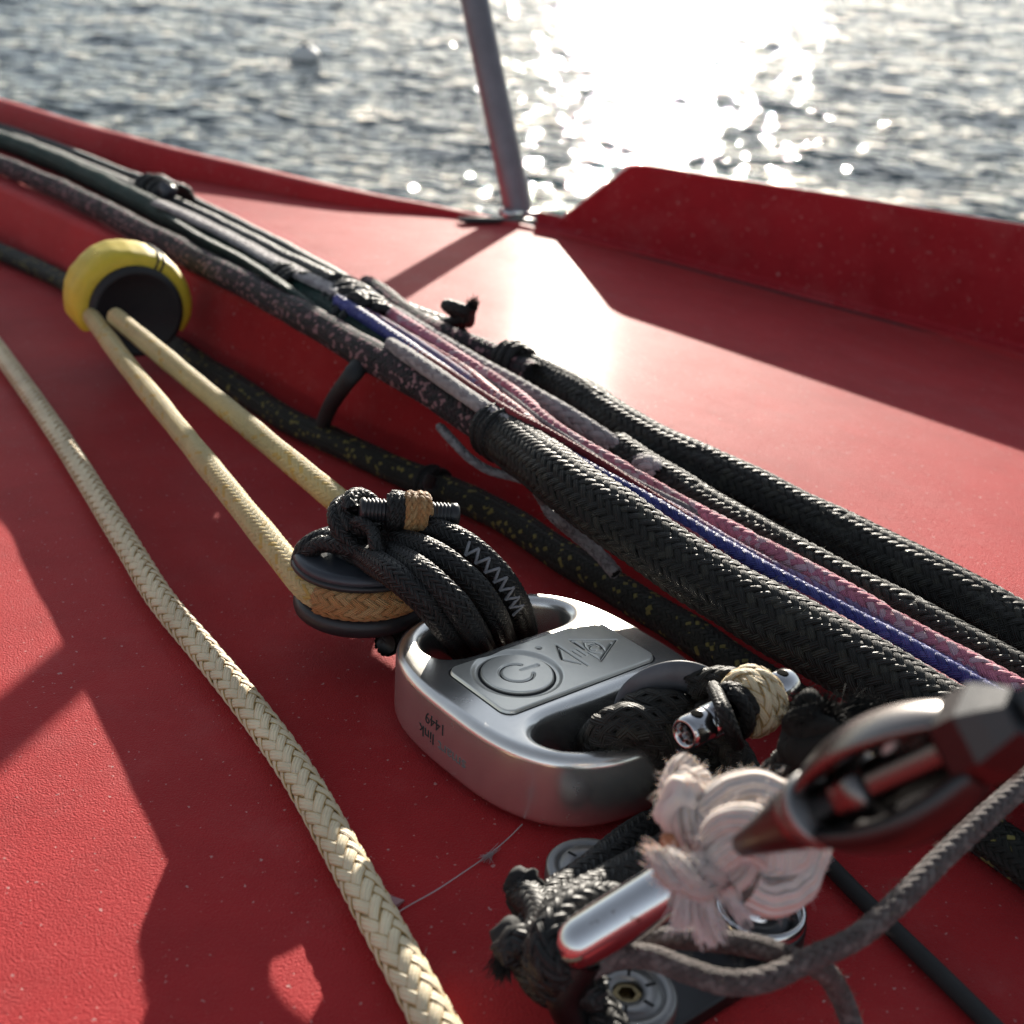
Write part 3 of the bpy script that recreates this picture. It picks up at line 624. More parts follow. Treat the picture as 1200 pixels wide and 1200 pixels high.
def smooth_by_angle(me, ang=35):
    bm = bmesh.new(); bm.from_mesh(me)
    for e in bm.edges:
        if len(e.link_faces) == 2 and e.calc_face_angle(0) > math.radians(ang): e.smooth = False
    bm.to_mesh(me); bm.free()
def to_link(me, base):
    M = Matrix(([LU[0], LV[0], 0, LC[0]-base[0]], [LU[1], LV[1], 0, LC[1]-base[1]], [0, 0, 1, -base[2]], [0, 0, 0, 1])); me.transform(M)
lbase = LC+np.array([0, 0, LB])
link = thing('load_link', 'rounded silver metal load link with a power button in its inlaid panel', 'load link', lbase)
BEV = .0026
outer = superell(.0325-BEV, .0385-BEV, 2.9)
h1 = [(-.0155, .0158), (0, .0158), (.0165, .0158), (.0205, .0175), (.0230, .0215), (.0215, .0265), (.0160, .0310), (.008, .0330), (-.002, .0335), (-.012, .0325), (-.0185, .0290), (-.0215, .0240), (-.0205, .0185)]
def grow(L, d):
    L = np.asarray(L); t = np.roll(L, -1, 0)-np.roll(L, 1, 0); t /= np.linalg.norm(t, axis=1)[:, None]; return L+np.c_[t[:, 1], -t[:, 0]]*d
hole1 = grow(closed_spline(h1, 80), BEV*.9)
hole2 = np.array([(-x, -y) for x, y in hole1])+np.array([-.0005, .0])
body = curve_solid('body', [outer, hole1, hole2], LB, LT, BEV)
# level the hole bevels: smaller curve on the inside edges than on the outside is fine; sharpen only real creases
smooth_by_angle(body, 40); to_link(body, lbase); link_obj('body', body, M_ALU, link)
PU, PVv, PR = .0238, .0118, .0030
def rrect(a, b, r, n=10):
    return [(sx*(a-r)+r*math.cos(t), sy*(b-r)+r*math.sin(t)) for sx, sy, t0 in ((1, 1, 0), (-1, 1, 90), (-1, -1, 180), (1, -1, 270)) for t in np.radians(np.linspace(t0, t0+90, n))]
g = curve_solid('panel_joint', [rrect(PU+.00040, PVv+.00040, PR+.0003)], LT-.001, LT+.00004, .00002, 1); to_link(g, lbase); link_obj('panel_joint', g, M_INKSHADE, link)

def pix2uv(px, py, z=LT):
    q = at(px, py, z)-LC; return np.array([q@LU, q@LV])
def seg_dist(X, Y, P):
    d = np.full(X.shape, 9.0)
    for a, b2 in zip(P[:-1], P[1:]):
        a, b2 = np.asarray(a), np.asarray(b2); ab = b2-a; t = np.clip(((X-a[0])*ab[0]+(Y-a[1])*ab[1])/max(1e-12, ab@ab), 0, 1)
        d = np.minimum(d, np.hypot(X-a[0]-t*ab[0], Y-a[1]-t*ab[1]))
    return d
BT = pix2uv(606, 792)
def sstep(a, b, x): t = np.clip((x-a)/(b-a), 0, 1); return t*t*(3-2*t)
# panel: a sheet with the dished ring round the button and the engraved emblem
nu, nv = 330, 166
gu, gv = np.linspace(-PU, PU, nu), np.linspace(-PVv, PVv, nv)
X, Y = np.meshgrid(gu, gv)
cx, cy = np.maximum(np.abs(X)-(PU-PR), 0), np.maximum(np.abs(Y)-(PVv-PR), 0); rr_ = np.hypot(cx, cy)
edge = np.minimum(PR-rr_, np.minimum(PU-np.abs(X), PVv-np.abs(Y)))
f = np.where(rr_ > PR, PR/np.maximum(rr_, 1e-9), 1.0)      # pull the corners in to the rounded outline
X2 = np.where(rr_ > PR, np.sign(X)*((PU-PR)+cx*f), X); Y2 = np.where(rr_ > PR, np.sign(Y)*((PVv-PR)+cy*f), Y)
D = np.hypot(X2-BT[0], Y2-BT[1])
Zp = -.00075*np.where(D < .0097, 1.0, np.cos(np.clip((D-.0097)/.0016, 0, 1)*np.pi/2)**2)
lz = lambda L: [pix2uv(640+x/13.333, 740+y/13.333) for x, y in L]
eye = lambda rx, ry, a0, a1, c=(742, 297): lz([(c[0]+rx*math.cos(t), c[1]+ry*math.sin(t)) for t in np.radians(np.linspace(a0, a1, 26))])
strokes = [lz([(150, 255), (400, 418), (650, 580)]), lz([(160, 262), (212, 400), (240, 485), (540, 552)]), lz([(200, 315), (240, 470)]), lz([(400, 345), (550, 435)]), lz([(470, 320), (620, 415)]),
           lz([(360, 180), (1090, 175), (850, 512)]), lz([(360, 180), (600, 330)]), lz([(650, 370), (830, 482)]), lz([(430, 205), (600, 322)]), lz([(1010, 230), (845, 470)]),
           lz([(585, 215), (600, 270), (640, 320), (690, 358), (760, 382), (845, 390)]), lz([(600, 205), (690, 205), (760, 215), (830, 255), (880, 300), (908, 345)]),
           eye(112, 62, -150, 20), eye(66, 42, 60, 330)]
for st in strokes:
    d = seg_dist(X2, Y2, st); Zp -= .00040*np.exp(-(d/.00022)**2)
led = pix2uv(631, 762.7); dl = np.hypot(X2-led[0], Y2-led[1]); Zp -= .0007*(1-sstep(.0005, .0009, dl))
Zp -= .00080*(1-sstep(0, .00036, edge))
V = np.stack([X2, Y2, LT+.00086+Zp], -1).reshape(-1, 3); V = LC+V[:, :1]*LU+V[:, 1:2]*LV+V[:, 2:]*np.array([0, 0, 1])
b = Buf(); b.add(V, grid_quads(nv, nu, False)); part('panel', b, M_PANEL, link)
b = Buf(); disc(b, lk(led[0], led[1], LT+.00012), (0, 0, 1), rounded(0, .0003, .0006, .0001), 16); part('indicator', b, M_INKSHADE, link)
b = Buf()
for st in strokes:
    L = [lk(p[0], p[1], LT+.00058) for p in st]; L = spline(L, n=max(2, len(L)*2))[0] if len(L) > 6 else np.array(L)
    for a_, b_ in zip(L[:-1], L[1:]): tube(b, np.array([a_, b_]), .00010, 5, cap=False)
part('emblem_shade', b, M_INKSHADE, link)  # dark tubes that paint shade into the emblem grooves
b = Buf(); tq = np.linspace(0, 2*np.pi, 80); tube(b, np.array([lk(BT[0]+.00905*math.cos(t), BT[1]+.00905*math.sin(t), LT+.00012) for t in tq]), .00030, 8, cap=False); part('button_gap_shade', b, M_INKSHADE, link)  # dark ring painted in as the shade of the gap round the button
# button with its engraved power sign (upright towards +u)
BR = .0087; n1, n2 = 70, 150
rad = np.concatenate([np.linspace(0, BR-.0004, n1-5), BR-.0004+.0004*np.sin(np.linspace(.3, np.pi/2, 5))]); th = np.linspace(0, 2*np.pi, n2, endpoint=False)
Rr, Th = np.meshgrid(rad, th, indexing='ij'); X, Y = Rr*np.cos(Th), Rr*np.sin(Th)
Zb = np.where(Rr > BR-.0004, -(.0004-np.sqrt(np.maximum(0, .0004**2-(Rr-BR+.0004)**2))), 0.0)
bp0, bp1 = pix2uv(550+660/10.9, 760+315/10.9)-BT, pix2uv(550+870/10.9, 760+250/10.9)-BT
ang0 = math.atan2(bp1[1], bp1[0]); AR = .0040
arc = [(AR*math.cos(t)-.0002, AR*math.sin(t)) for t in np.linspace(ang0+.62, ang0+2*np.pi-.62, 40)]
for st in (arc, [bp0, bp1]):
    d = seg_dist(X, Y, st); Zb -= .00040*(1-sstep(.00030, .00056, d))
V = np.stack([X+BT[0], Y+BT[1], LT+.00092+Zb], -1).reshape(-1, 3); q = [grid_quads(n1, n2)]
rim = np.stack([(BR)*np.cos(th)+BT[0], BR*np.sin(th)+BT[1], np.full(n2, LT+.00005)], -1); V = np.vstack([V, rim])
q.append(grid_quads(2, n2)+(n1-1)*n2); V = LC+V[:, :1]*LU+V[:, 1:2]*LV+V[:, 2:]*np.array([0, 0, 1])
b = Buf(); b.add(V, np.concatenate(q)); part('power_button', b, M_PANEL, link)
b = Buf(); C_ = np.array([lk(BT[0]+p[0], BT[1]+p[1], LT+.00056) for p in arc]); tube(b, C_, .00014, 6, cap=False); part('power_sign_shade', b, M_INKSHADE, link)  # dark tube as painted shade in the groove of the power sign

def text_mesh(s, size, extr):
    cu = bpy.data.curves.new('t', 'FONT'); cu.body = s; cu.size = size*1000; cu.extrude = extr*1000; cu.resolution_u = 4
    ob = bpy.data.objects.new('t', cu); COL.objects.link(ob); bpy.context.view_layer.update()
    me = bpy.data.meshes.new_from_object(ob.evaluated_get(bpy.context.evaluated_depsgraph_get())); bpy.data.objects.remove(ob); bpy.data.curves.remove(cu)
    bm = bmesh.new(); bm.from_mesh(me); bmesh.ops.subdivide_edges(bm, edges=[e for e in bm.edges if e.calc_length() > size*150], cuts=2); bm.to_mesh(me); bm.free()
    v = np.array([x.co for x in me.vertices])*.001; return me, v
# lettering on the flank, engraved upside down
full = np.array(superell(.0325, .0385, 2.9, 1200)); fs = np.concatenate([[0], np.cumsum(np.linalg.norm(np.diff(np.vstack([full, full[:1]]), axis=0), axis=1))])
def flank(s, z, off=0.0):
    s = s % fs[-1]; i = np.clip(np.searchsorted(fs, s)-1, 0, len(full)-1); f2 = (s-fs[i])/(fs[i+1]-fs[i]); a, c = full[i], full[(i+1) % len(full)]
    p = a+(c-a)*f2; t = (c-a)/np.linalg.norm(c-a); nrm = np.array([t[1], -t[0]]); p = p+nrm*off; return lk(p[0], p[1], z)
def find_flank(px, py):
    best = min(((np.linalg.norm(proj(flank(s, z))-(px, py)), s, z) for s in np.linspace(fs[-1]*.42, fs[-1]*.78, 240) for z in np.linspace(.002, .018, 33)), key=lambda e: e[0]); return best[1], best[2]
def flank_text(name, s, right, left, size, mat):
    (s0, z0), (s1, z1) = find_flank(*right), find_flank(*left); me, v = text_mesh(s, size, .00004); w = v[:, 0].max()-v[:, 0].min(); dirn = np.sign(s1-s0); ksc = abs(s1-s0)/w
    nv_ = np.array([flank(s0+dirn*(x-v[:, 0].min())*ksc, z0-y, .00003+zz) for (x, y, zz) in v])-lbase
    for vv, c in zip(me.vertices, nv_): vv.co = c
    link_obj(name, me, mat, link)
flank_text('lettering', '1449', (520.5, 850), (499, 831), .0042, M_INKSHADE)
flank_text('lettering', 'link', (509, 861), (491.5, 842), .0042, M_INKSHADE)
flank_text('worn_lettering', 'smart', (545, 893), (513, 865), .0042, M_INKFADED)

# ================================================================== BLOCK, CREAM LINE, YELLOW BLOCK
BC = at(425, 646, .0310); BC[2] = 0; SR = .0170
blk = thing('sheave_block', 'small round grey and black block lashed to the silver load link', 'block', BC)
b = Buf(); disc(b, BC+np.array([0, 0, .0282]), (0, 0, 1), rounded(0, .0036, SR+.0012, .0016), 56); part('upper_cheek', b, M_GREYCHEEK, blk)
b = Buf(); disc(b, BC+np.array([0, 0, .0277]), (0, 0, 1), rounded(0, .0018, SR+.0017, .0008), 56); part('cheek_rim', b, M_PLASTIC, blk)
b = Buf(); disc(b, BC+np.array([0, 0, .0140]), (0, 0, 1), rounded(0, .0056, SR+.0012, .0024), 56); part('lower_cheek', b, M_PLASTIC, blk)
b = Buf(); disc(b, BC+np.array([0, 0, .016]), (0, 0, 1), rounded(0, .014, SR-.0060, .0008), 40); part('sheave', b, M_PLASTIC, blk)
b = Buf(); disc(b, BC+np.array([0, 0, .0295]), (0, 0, 1), rounded(0, .0040, .0085, .0012), 32); part('hub', b, M_PLASTIC, blk)
me, v = text_mesh('R22', .0046, .00004)
c0 = at(396, 661, .0312); e0 = at(379, 663, .0312)-at(397, 666, .0312); e0[2] = 0; e0 /= np.linalg.norm(e0); e1 = np.array([-e0[1], e0[0], 0])
for vv, c in zip(me.vertices, v): vv.co = c0+e0*c[0]+e1*(c[1]-.003)+np.array([0, 0, c[2]])-BC
link_obj('lettering', me, M_PRINT, blk)

aw = at(150, 372, .030)-BC; adir = math.atan2(aw[1], aw[0])
MR = SR-.0010
q1, q2 = at(150, 429, .0265), at(165, 396, .0320)
def tangent(q, sgn):
    v = q-BC; return math.atan2(v[1], v[0])+sgn*math.acos(MR/math.hypot(v[0], v[1]))
a1, a2 = tangent(q1, 1), tangent(q2, -1)
angs = np.linspace(a1, a2+2*math.pi, 14); arcp = np.array([BC+np.array([MR*math.cos(a), MR*math.sin(a), .0238]) for a in angs])
l1 = np.vstack([q1+(q1-arcp[0])*.34+np.array([0, 0, .002]), [q1+(arcp[0]-q1)*f2 for f2 in (0, .2, .4, .6, .8, .93)]])
l2 = np.vstack([[arcp[-1]+(q2-arcp[-1])*f2 for f2 in (.07, .2, .4, .6, .8, 1)], q2+(q2-arcp[-1])*.14])
P = np.vstack([l1, arcp[:], l2])
root, C = rope('cream_line', 'cream line running from the yellow cover round the small block and back', 'rope', None, .0040, M_CREAM, 14, 34, 'cream lines', world_pts=P, squash=(1.0, .92), amp=.35, core=M_GOLDCORE, wobble=.01)
nn = np.argmin(np.linalg.norm(C-arcp[2], axis=1)), np.argmin(np.linalg.norm(C-arcp[-4], axis=1)); seg = C[min(nn):max(nn)]
b = Buf()
for v, q, u in strands(seg[::1], .0045, 12, 44, '2'): b.add(v, q, None, u)
part('orange_sleeve', b, M_ORANGE, root, label='orange stretch of the line in the groove of the block', kind='stuff')

yc = at(157, 362, .030); ydir = at(300, 520, .026)-yc; ydir /= np.linalg.norm(ydir); yup = np.array([0, 0, 1.0])-ydir*ydir[2]; yup /= np.linalg.norm(yup); yr = np.cross(ydir, yup)
yel = thing('yellow_cover', 'yellow padded cover with a black mouth that swallows the two cream lines', 'rope cover', yc*np.array([1, 1, 0]))
a = np.radians(np.linspace(-28, 200, 60)); C = np.array([yc+yr*.0205*math.cos(t)*-1+yup*.0205*math.sin(t) for t in a])
b = Buf(); T, N_, B_ = frames(C, ydir); sect = np.linspace(0, 2*np.pi, 22, endpoint=False)
prof2 = [(.0060*np.sign(math.cos(t))*abs(math.cos(t))**.6, .016*np.sign(math.sin(t))*abs(math.sin(t))**.75) for t in sect]
V = []
for i, p in enumerate(C):
    out = (p-yc)/np.linalg.norm(p-yc); sc = 1-.35*max(0, (abs(i-29.5)-24)/5.5)**2+.02*math.sin(i*1.7)
    V += [p+out*x*sc*(1+.05*math.sin(i*.5+y*300))+ydir*(y-.012) for x, y in prof2]
b.add(V, grid_quads(60, 22)); part('padding', b, M_YELLOW, yel)
b = Buf()
for i0 in (22, 23.1):
    i = int(i0); p = C[i]; out = (p-yc)/np.linalg.norm(p-yc); tube(b, spline([p+out*x*1.04+ydir*(y-.012)+T[i]*.0012*(i0-i)*8 for x, y in prof2[-6:]+prof2[:8]], n=18)[0], .00055, 6)
part('seam', b, M_RUBBER, yel)
b = Buf(); lathe(b, yc-ydir*.02, yc+ydir*.008, [(0, 0), (0, .0185), (.75, .0205), (.93, .0200), (1, .0184), (1.0, .0172), (.93, .0160), (.90, 0)], 48); part('mouth', b, M_RUBBER, yel)
b = Buf(); lathe(b, yc-ydir*.030, yc-ydir*.018, [(0, 0), (0, .008), (1, .019)], 40); part('rear_cap', b, M_RUBBER, yel)

# ================================================================== BLACK SOFT LOOP: BLOCK TO LINK
loop = thing('lashing_loop', 'black braided line looped four times between the small block and the silver link', 'lashing', BC+np.array([.02, -.02, .02]))
b4 = [[(428, 652, .0350), (442, 661, .0375), (466, 677, .0385), (498, 705, .0345), (521, 733, .0265), (536, 753, .0150), (540, 764, .0060)],
      [(452, 647, .0360), (470, 655, .0385), (498, 674, .0395), (532, 706, .0345), (551, 733, .0260), (563, 752, .0145), (566, 762, .0060)],
      [(450, 636, .0365), (480, 638, .0400), (516, 654, .0405), (556, 687, .0345), (577, 717, .0260), (587, 741, .0145), (590, 753, .0060)],
      [(440, 624, .0370), (470, 619, .0400), (504, 621, .0415), (546, 639, .0405), (582, 671, .0345), (604, 704, .0255), (613, 732, .0140), (614, 745, .0060)]]
for i, L in enumerate(b4):
    P = pts(L); e = P[-1]; back = LV*.016
    P = np.vstack([BC+np.array([-.001+.001*i, 0, .030]), P, e+back*.5+np.array([0, 0, -.0020]), e+back*1.1+np.array([0, 0, -.0015]), BC+np.array([.008, -.012+.003*i, .0105])])
    o, Cc = braid_part('turn', loop, P, .0034, M_BLACKFINE, 14, 42)
    if i == 3: C4 = Cc
# zig-zag stitching on the farthest turn
b = Buf(); T, N_, B_ = frames(C4)
i0, i1 = [np.argmin([np.linalg.norm(proj(p)-q) for p in C4]) for q in ((549, 641), (603, 708))]
ii = np.linspace(i0, i1, 16).astype(int); Z = []
for kq, i in enumerate(ii):
    side = 1 if kq % 2 else -1; view = EYE-C4[i]; view -= T[i]*(view@T[i]); view /= np.linalg.norm(view); lat = np.cross(T[i], view); Z.append(C4[i]+(view*math.cos(.75)*1.0+lat*side*.42+lat*.10)*.0041)
for p, q in zip(Z[:-1], Z[1:]):
    mdl = (p+q)/2; mdl = mdl+(EYE-mdl)/np.linalg.norm(EYE-mdl)*.0005; tube(b, spline([p, mdl, q], n=7)[0], .00042, 6)
part('stitching', b, M_STITCH, loop)

lash = thing('block_lashing', 'thin black cord lashed round the left side and hub of the small block', 'lashing', BC+np.array([-.01, 0, .03]))
for off in (0, 1):
    L = [(425, 640-2+9*off, .0365), (400, 632+8*off, .0365), (376, 630+8*off, .0350), (357+7*off, 642+4*off, .0325), (350+6*off, 664, .0265), (352+5*off, 688, .0180), (366+5*off, 704, .0125), (396, 716, .0110), (440, 724, .0100), (490, 735, .0080)]
    braid_part('turn', lash, pts(L), .0022, M_BLACKFINE, 8, 40)
for off in (0, 1):
    braid_part('turn', lash, pts([(372+off*9, 706+off*4, .0120), (400+off*8, 722, .0095), (440, 734-off*5, .0080), (485, 742-off*6, .0070), (520, 748, .0060)]), .0024, M_BLACKFINE, 8, 40)
kp = at(420, 622, .038)
for i, (r0, z0, n_) in enumerate(((.0062, .0345, 1.7), (.0070, .0385, 1.6), (.0048, .0415, 1.5))):
    cc = kp.copy(); cc[2] = z0; P = coil(cc, cc+np.array([.002, -.001, .0025]), r0, n_, .002, .12, (1, .3*i, 0)); braid_part('knot', lash, P, .0021, M_BLACKFINE, 8, 40)
braid_part('knot', lash, pts([(408, 618, .040), (422, 612, .044), (436, 622, .043), (440, 640, .041), (446, 652, .0385), (438, 660, .037)]), .0016, M_BLACKFINE, 6, 40)
b = Buf(); lump(b, at(415, 622, .037), (.0065, .0055, .005), 12, 12, .25); part('knot_core', b, M_BLACKFINE, lash)

t0, t1 = at(421, 597, .0465), at(537, 604, .0440); tl = np.linalg.norm(t1-t0)
tog = thing('toggle_pin', 'short black ribbed pin with orange cord wound round its middle', 'toggle', (t0+t1)/2)
pr = [(0, 0), (0, .0026), (.02, .0031)]
for i in range(6): x = .05+i*.038; pr += [(x, .0031), (x+.008, .0027), (x+.020, .0027), (x+.028, .0031)]
pr += [(.32, .0028), (.68, .0028)]
for i in range(6): x = .70+i*.038; pr += [(x, .0031), (x+.008, .0027), (x+.020, .0027), (x+.028, .0031)]
pr += [(.98, .0031), (1, .0026), (1, .0013), (.97, .0012), (.97, 0)]
b = Buf(); lathe(b, t0, t1, pr, 32); part('rod', b, M_PLASTIC, tog)
P = coil(t0+(t1-t0)*.46, t0+(t1-t0)*.66, .0043, 4.2, .001, .05); braid_part('orange_wrap', tog, P, .0013, M_ORANGE, 6, 38)
P = coil(t0+(t1-t0)*.30, t0+(t1-t0)*.44, .0041, 3.0, .001, .05); braid_part('black_wrap', tog, P, .0013, M_BLACKFINE, 6, 38)

# ================================================================== FRONT OF THE LINK
fl = thing('front_loop', 'thick black braided loop passing through the near hole of the silver link', 'lashing', at(780, 880, .02))
for L in ([(690, 884, .0045), (700, 872, .0120), (708, 862, .0200), (722, 852, .0246), (745, 849, .0262), (768, 858, .0248), (785, 876, .0200), (793, 902, .0130), (792, 940, .0075), (775, 975, .0050), (735, 1000, .0045)],
          [(728, 860, .0060), (738, 846, .0180), (752, 834, .0255), (775, 831, .0275), (798, 842, .0255), (813, 864, .0200), (823, 898, .0130), (822, 940, .0080), (800, 985, .0050), (760, 1015, .0045)],
          [(770, 850, .0060), (790, 832, .0180), (815, 832, .0240), (836, 850, .0220), (848, 882, .0150), (850, 925, .0090), (835, 985, .0060), (800, 1020, .0050)]):
    braid_part('turn', fl, pts(L), .0047, M_BLACK, 9, 43)
braid_part('turn', fl, pts([(820, 832, .0300), (846, 862, .0235), (868, 895, .0180), (884, 940, .0140), (880, 985, .0120)]), .0036, M_BLACK, 9, 43)
thm = thing('thimble', 'grey curved thimble inside the near hole of the silver link', 'thimble', at(770, 820, .02))
C, _ = spline(pts([(741, 852, .0120), (742, 835, .0210), (752, 815, .0270), (774, 801, .0310), (800, 797, .0325), (824, 805, .0315), (838, 822, .0280)]), .0008)
b = Buf(); T, N_, B_ = frames(C); sect = [(.0016*math.cos(t)-.0011*abs(math.sin(t))**2*-1, .0046*math.sin(t)) for t in np.linspace(0, 2*np.pi, 20, endpoint=False)]
V = [p+N_[i]*x+B_[i]*y for i, p in enumerate(C) for x, y in sect]; b.add(V, grid_quads(len(C), 20)[:, ::-1]); part('channel', b, simple('thimble_grey', (0.10, 0.105, 0.115), 0.42, vscale=250, bump=0.00003, bscale=900), thm)

m0, m1 = at(801, 861, .0360), at(926, 800, .0360)
mt = thing('metal_toggle', 'hollow polished metal pin with grooves held in black cord beside the link', 'toggle', (m0+m1)/2)
pr = [(.20, .0020), (.02, .0022), (0, .0027), (.005, .0031), (.03, .0035), (.16, .0036)]
for i in range(6): x = .18+i*.024; pr += [(x, .0036), (x+.006, .0031), (x+.013, .0031), (x+.019, .0036)]
pr += [(.34, .0030), (.66, .0030)]
for i in range(6): x = .67+i*.024; pr += [(x, .0036), (x+.006, .0031), (x+.013, .0031), (x+.019, .0036)]
pr += [(.97, .0036), (1, .0030), (1, .0022), (.85, .0020)]
b = Buf(); lathe(b, m0, m1, pr, 36); part('tube', b, M_CHROME, mt)
b = Buf()
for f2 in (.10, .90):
    c = m0+(m1-m0)*f2; b = Buf(); disc(b, c+np.array([0, 0, .0033]), (0, 0, 1), rounded(0, .0004, .0013, .0002), 20); part('hole_shade_disc', b, M_HOLESHADE, mt)  # black discs on the tube, painted shade in place of drilled recesses
P = coil(m0+(m1-m0)*.54, m0+(m1-m0)*.68, .0053, 2.3, .001, .03); braid_part('cream_wrap', mt, P, .0021, M_STRAND, 6, 30, core=M_GOLDCORE)
P = coil(m0+(m1-m0)*.40, m0+(m1-m0)*.47, .0047, 1.2, .001, .03); braid_part('dark_wrap', mt, P, .0015, M_BLACKFINE, 8, 36)
braid_part('dark_wrap', mt, pts([(812, 808, .0315), (830, 801, .0335), (850, 799, .0345), (870, 806, .0330), (888, 818, .0260)]), .0034, M_BLACK, 9, 42)
braid_part('dark_wrap', mt, pts([(836, 806, .0375), (842, 818, .0405), (850, 836, .0408), (858, 856, .0375), (864, 872, .0300)]), .0015, M_BLACKFINE, 8, 40)

# fuzzy black rope tail
fz = thing('frayed_tail', 'fuzzy frayed black rope end between the metal pin and the steel fitting', 'rope end', at(950, 880, .045))
braid_part('rope', fz, pts([(885, 940, .024), (915, 915, .032), (940, 888, .040), (958, 858, .046), (964, 842, .049)]), .0046, M_BLACK, 10, 42)
b = Buf(); rgf = np.random.default_rng(5)
for q0, q1, n_, L_, sp_ in (((955, 856, .047), (935, 800, .058), 300, .0085, .20), ((962, 850, .047), (975, 798, .058), 260, .0075, .22), ((950, 876, .043), (918, 862, .047), 260, .0050, .30), ((945, 892, .040), (915, 905, .040), 200, .0040, .30), ((985, 842, .046), (1022, 822, .049), 300, .0090, .22)):
    frayed(b, at(*q0), at(*q1)-at(*q0), n_, L_, sp_, .00017, rgf, droop=.12)
part('fray', b, M_TAIL, fz, kind='stuff')
b = Buf(); lump(b, at(952, 868, .0450), (.0062, .0055, .0065), 41, 14, .3); lump(b, at(948, 846, .0490), (.0042, .004, .005), 42, 12, .35); part('tuft', b, M_TAIL, fz)
braid_part('rope', fz, pts([(940, 895, .030), (965, 880, .034), (990, 862, .036), (1012, 846, .036)]), .0046, M_BLACK, 10, 42)

# steel rigging fitting, out of focus and near
s0, s1 = at(866, 992, .0640), at(951, 951, .0770)
sh = thing('steel_fitting', 'blurred polished steel fitting with a cone nose over the white knot, nearest the viewer', 'rigging fitting', s1)
b = Buf(); lathe(b, s0, s1, [(0, 0), (0, .0008), (.02, .0013), (.06, .0017), (.5, .0030), (.85, .0041), (.93, .0043), (.96, .0040), (1, .0040)], 40); part('cone', b, M_FITTING, sh)
b = Buf(); ax1 = (s1-s0)/np.linalg.norm(s1-s0); lathe(b, s1-ax1*.0002, s1+ax1*.0024, [(0, 0), (0, .0044), (.15, .0049), (.85, .0050), (1, .0046), (1, 0)], 40); part('collar', b, M_BOSS, sh)
def shell(buf, p0, p1, rf, a0, a1, thick, n=26, m=12):
    T = (p1-p0)/np.linalg.norm(p1-p0); u = np.array([0, 0, 1.0])-T*T[2]; u /= np.linalg.norm(u); w = np.cross(T, u)
    A = np.radians(np.linspace(a0, a1, m)); loop_ = [(a, 0) for a in A]+[(a, 1) for a in A[::-1]]
    V = [p0+(p1-p0)*t+(rf(t)-thick*k_)*(math.cos(a)*u+math.sin(a)*w) for t in np.linspace(0, 1, n) for a, k_ in loop_]
    buf.add(V, grid_quads(n, len(loop_))[:, ::-1])
s2 = at(1135, 868, .0950)
rf = lambda t: .0047+.0029*math.sin(min(1, max(0, t))*math.pi)**.8
b = Buf(); shell(b, s1+ax1*.002, s2, rf, -52, 40, .0016, 40); part('side_bar', b, M_FITTING, sh)
b = Buf(); shell(b, s1+ax1*.002, s2, (lambda t: rf(t)*1.12), 112, 236, .0020, 40); part('side_bar', b, M_DARKALLOY, sh)
b = Buf(); lathe(b, s1+(s2-s1)*.02, s1+(s2-s1)*.45, [(0, 0), (0, .0028), (.5, .0028), (.55, .0040), (.60, .0036), (.65, .0040), (.95, .0040), (1, .0034), (1, 0)], 28); part('screw', b, M_FITTING, sh)
b = Buf(); lathe(b, s1+(s2-s1)*.45, s2, [(0, 0)]+[(x, .0027+.0003*(i % 2)) for i, x in enumerate(np.linspace(0, 1, 40))]+[(1, 0)], 24); part('threaded_rod', b, M_FITTING, sh)
b = Buf(); pb = s1+(s2-s1)*.50+np.array([0, 0, .0078]); lump(b, pb, (.0023, .0015, .0015), 3, 12, .06); tube(b, np.array([pb, s1+(s2-s1)*.46]), .0008, 8); part('split_pin', b, simple('white_nylon', (.72, .70, .66), .35), sh)
b = Buf(); lathe(b, s2-ax1*.001, s2+ax1*.009, [(0, 0), (0, .0050), (.1, .0056), (.5, .0056), (.75, .0044), (1, .0030), (1, 0)], 6); me = b.mesh('lock_nut', BASES[sh.name], False); link_obj('lock_nut', me, M_DARKALLOY, sh)
s3 = at(1420, 690, .110); b = Buf(); lathe(b, s2+ax1*.008, s3, [(0, 0), (0, .0024), (1, .0024)], 20); part('wire_terminal', b, M_DARKALLOY, sh)

# white rope knot with frayed ends
kn = thing('white_knot', 'knotted soft white rope with frayed ends hanging over the chrome bar', 'rope knot', at(860, 1000, .045))
def soft_rope(name, P, r, yarns=3, pitch=.016):
    C, s = spline(P, .0007); T, N_, B_ = frames(C); b = Buf()
    for k_ in range(yarns):
        a = 2*np.pi*(s/pitch+k_/yarns); cc = C+(np.cos(a)[:, None]*N_+np.sin(a)[:, None]*B_)*r*.50
        for f_ in range(1): tube(b, cc+.04*r*np.stack([np.sin(s*820+k_), np.sin(s*610+2*k_), np.sin(s*730)], 1), r*.60*(1+.05*np.sin(s*640+k_)+.04*np.sin(s*1500+2*k_)), 20, uvid=k_*3)
    bz = Buf(); fibre_fuzz(bz, C, r*1.02, 620, .0021, .00005); part('fuzz', bz, M_COTTON, kn, kind='stuff')
    return part(name, b, M_WHITE, kn), C
b = Buf(); lump(b, at(799, 946, .0515), (.0042, .0040, .0048), 14, 16, .22); lump(b, at(805, 926, .0515), (.0032, .0030, .0036), 15, 16, .22); part('bulge', b, M_WHITE, kn)
soft_rope('tail_end', pts([(804, 908, .0510), (804, 918, .0510), (800, 940, .0510), (806, 962, .0500), (826, 984, .0480), (850, 996, .0450)]), .0038)
b = Buf(); frayed(b, at(804, 912, .0510), at(805, 888, .0545)-at(804, 912, .051), 200, .0034, .40, .00014, np.random.default_rng(9)); part('fray', b, M_COTTON, kn, kind='stuff')
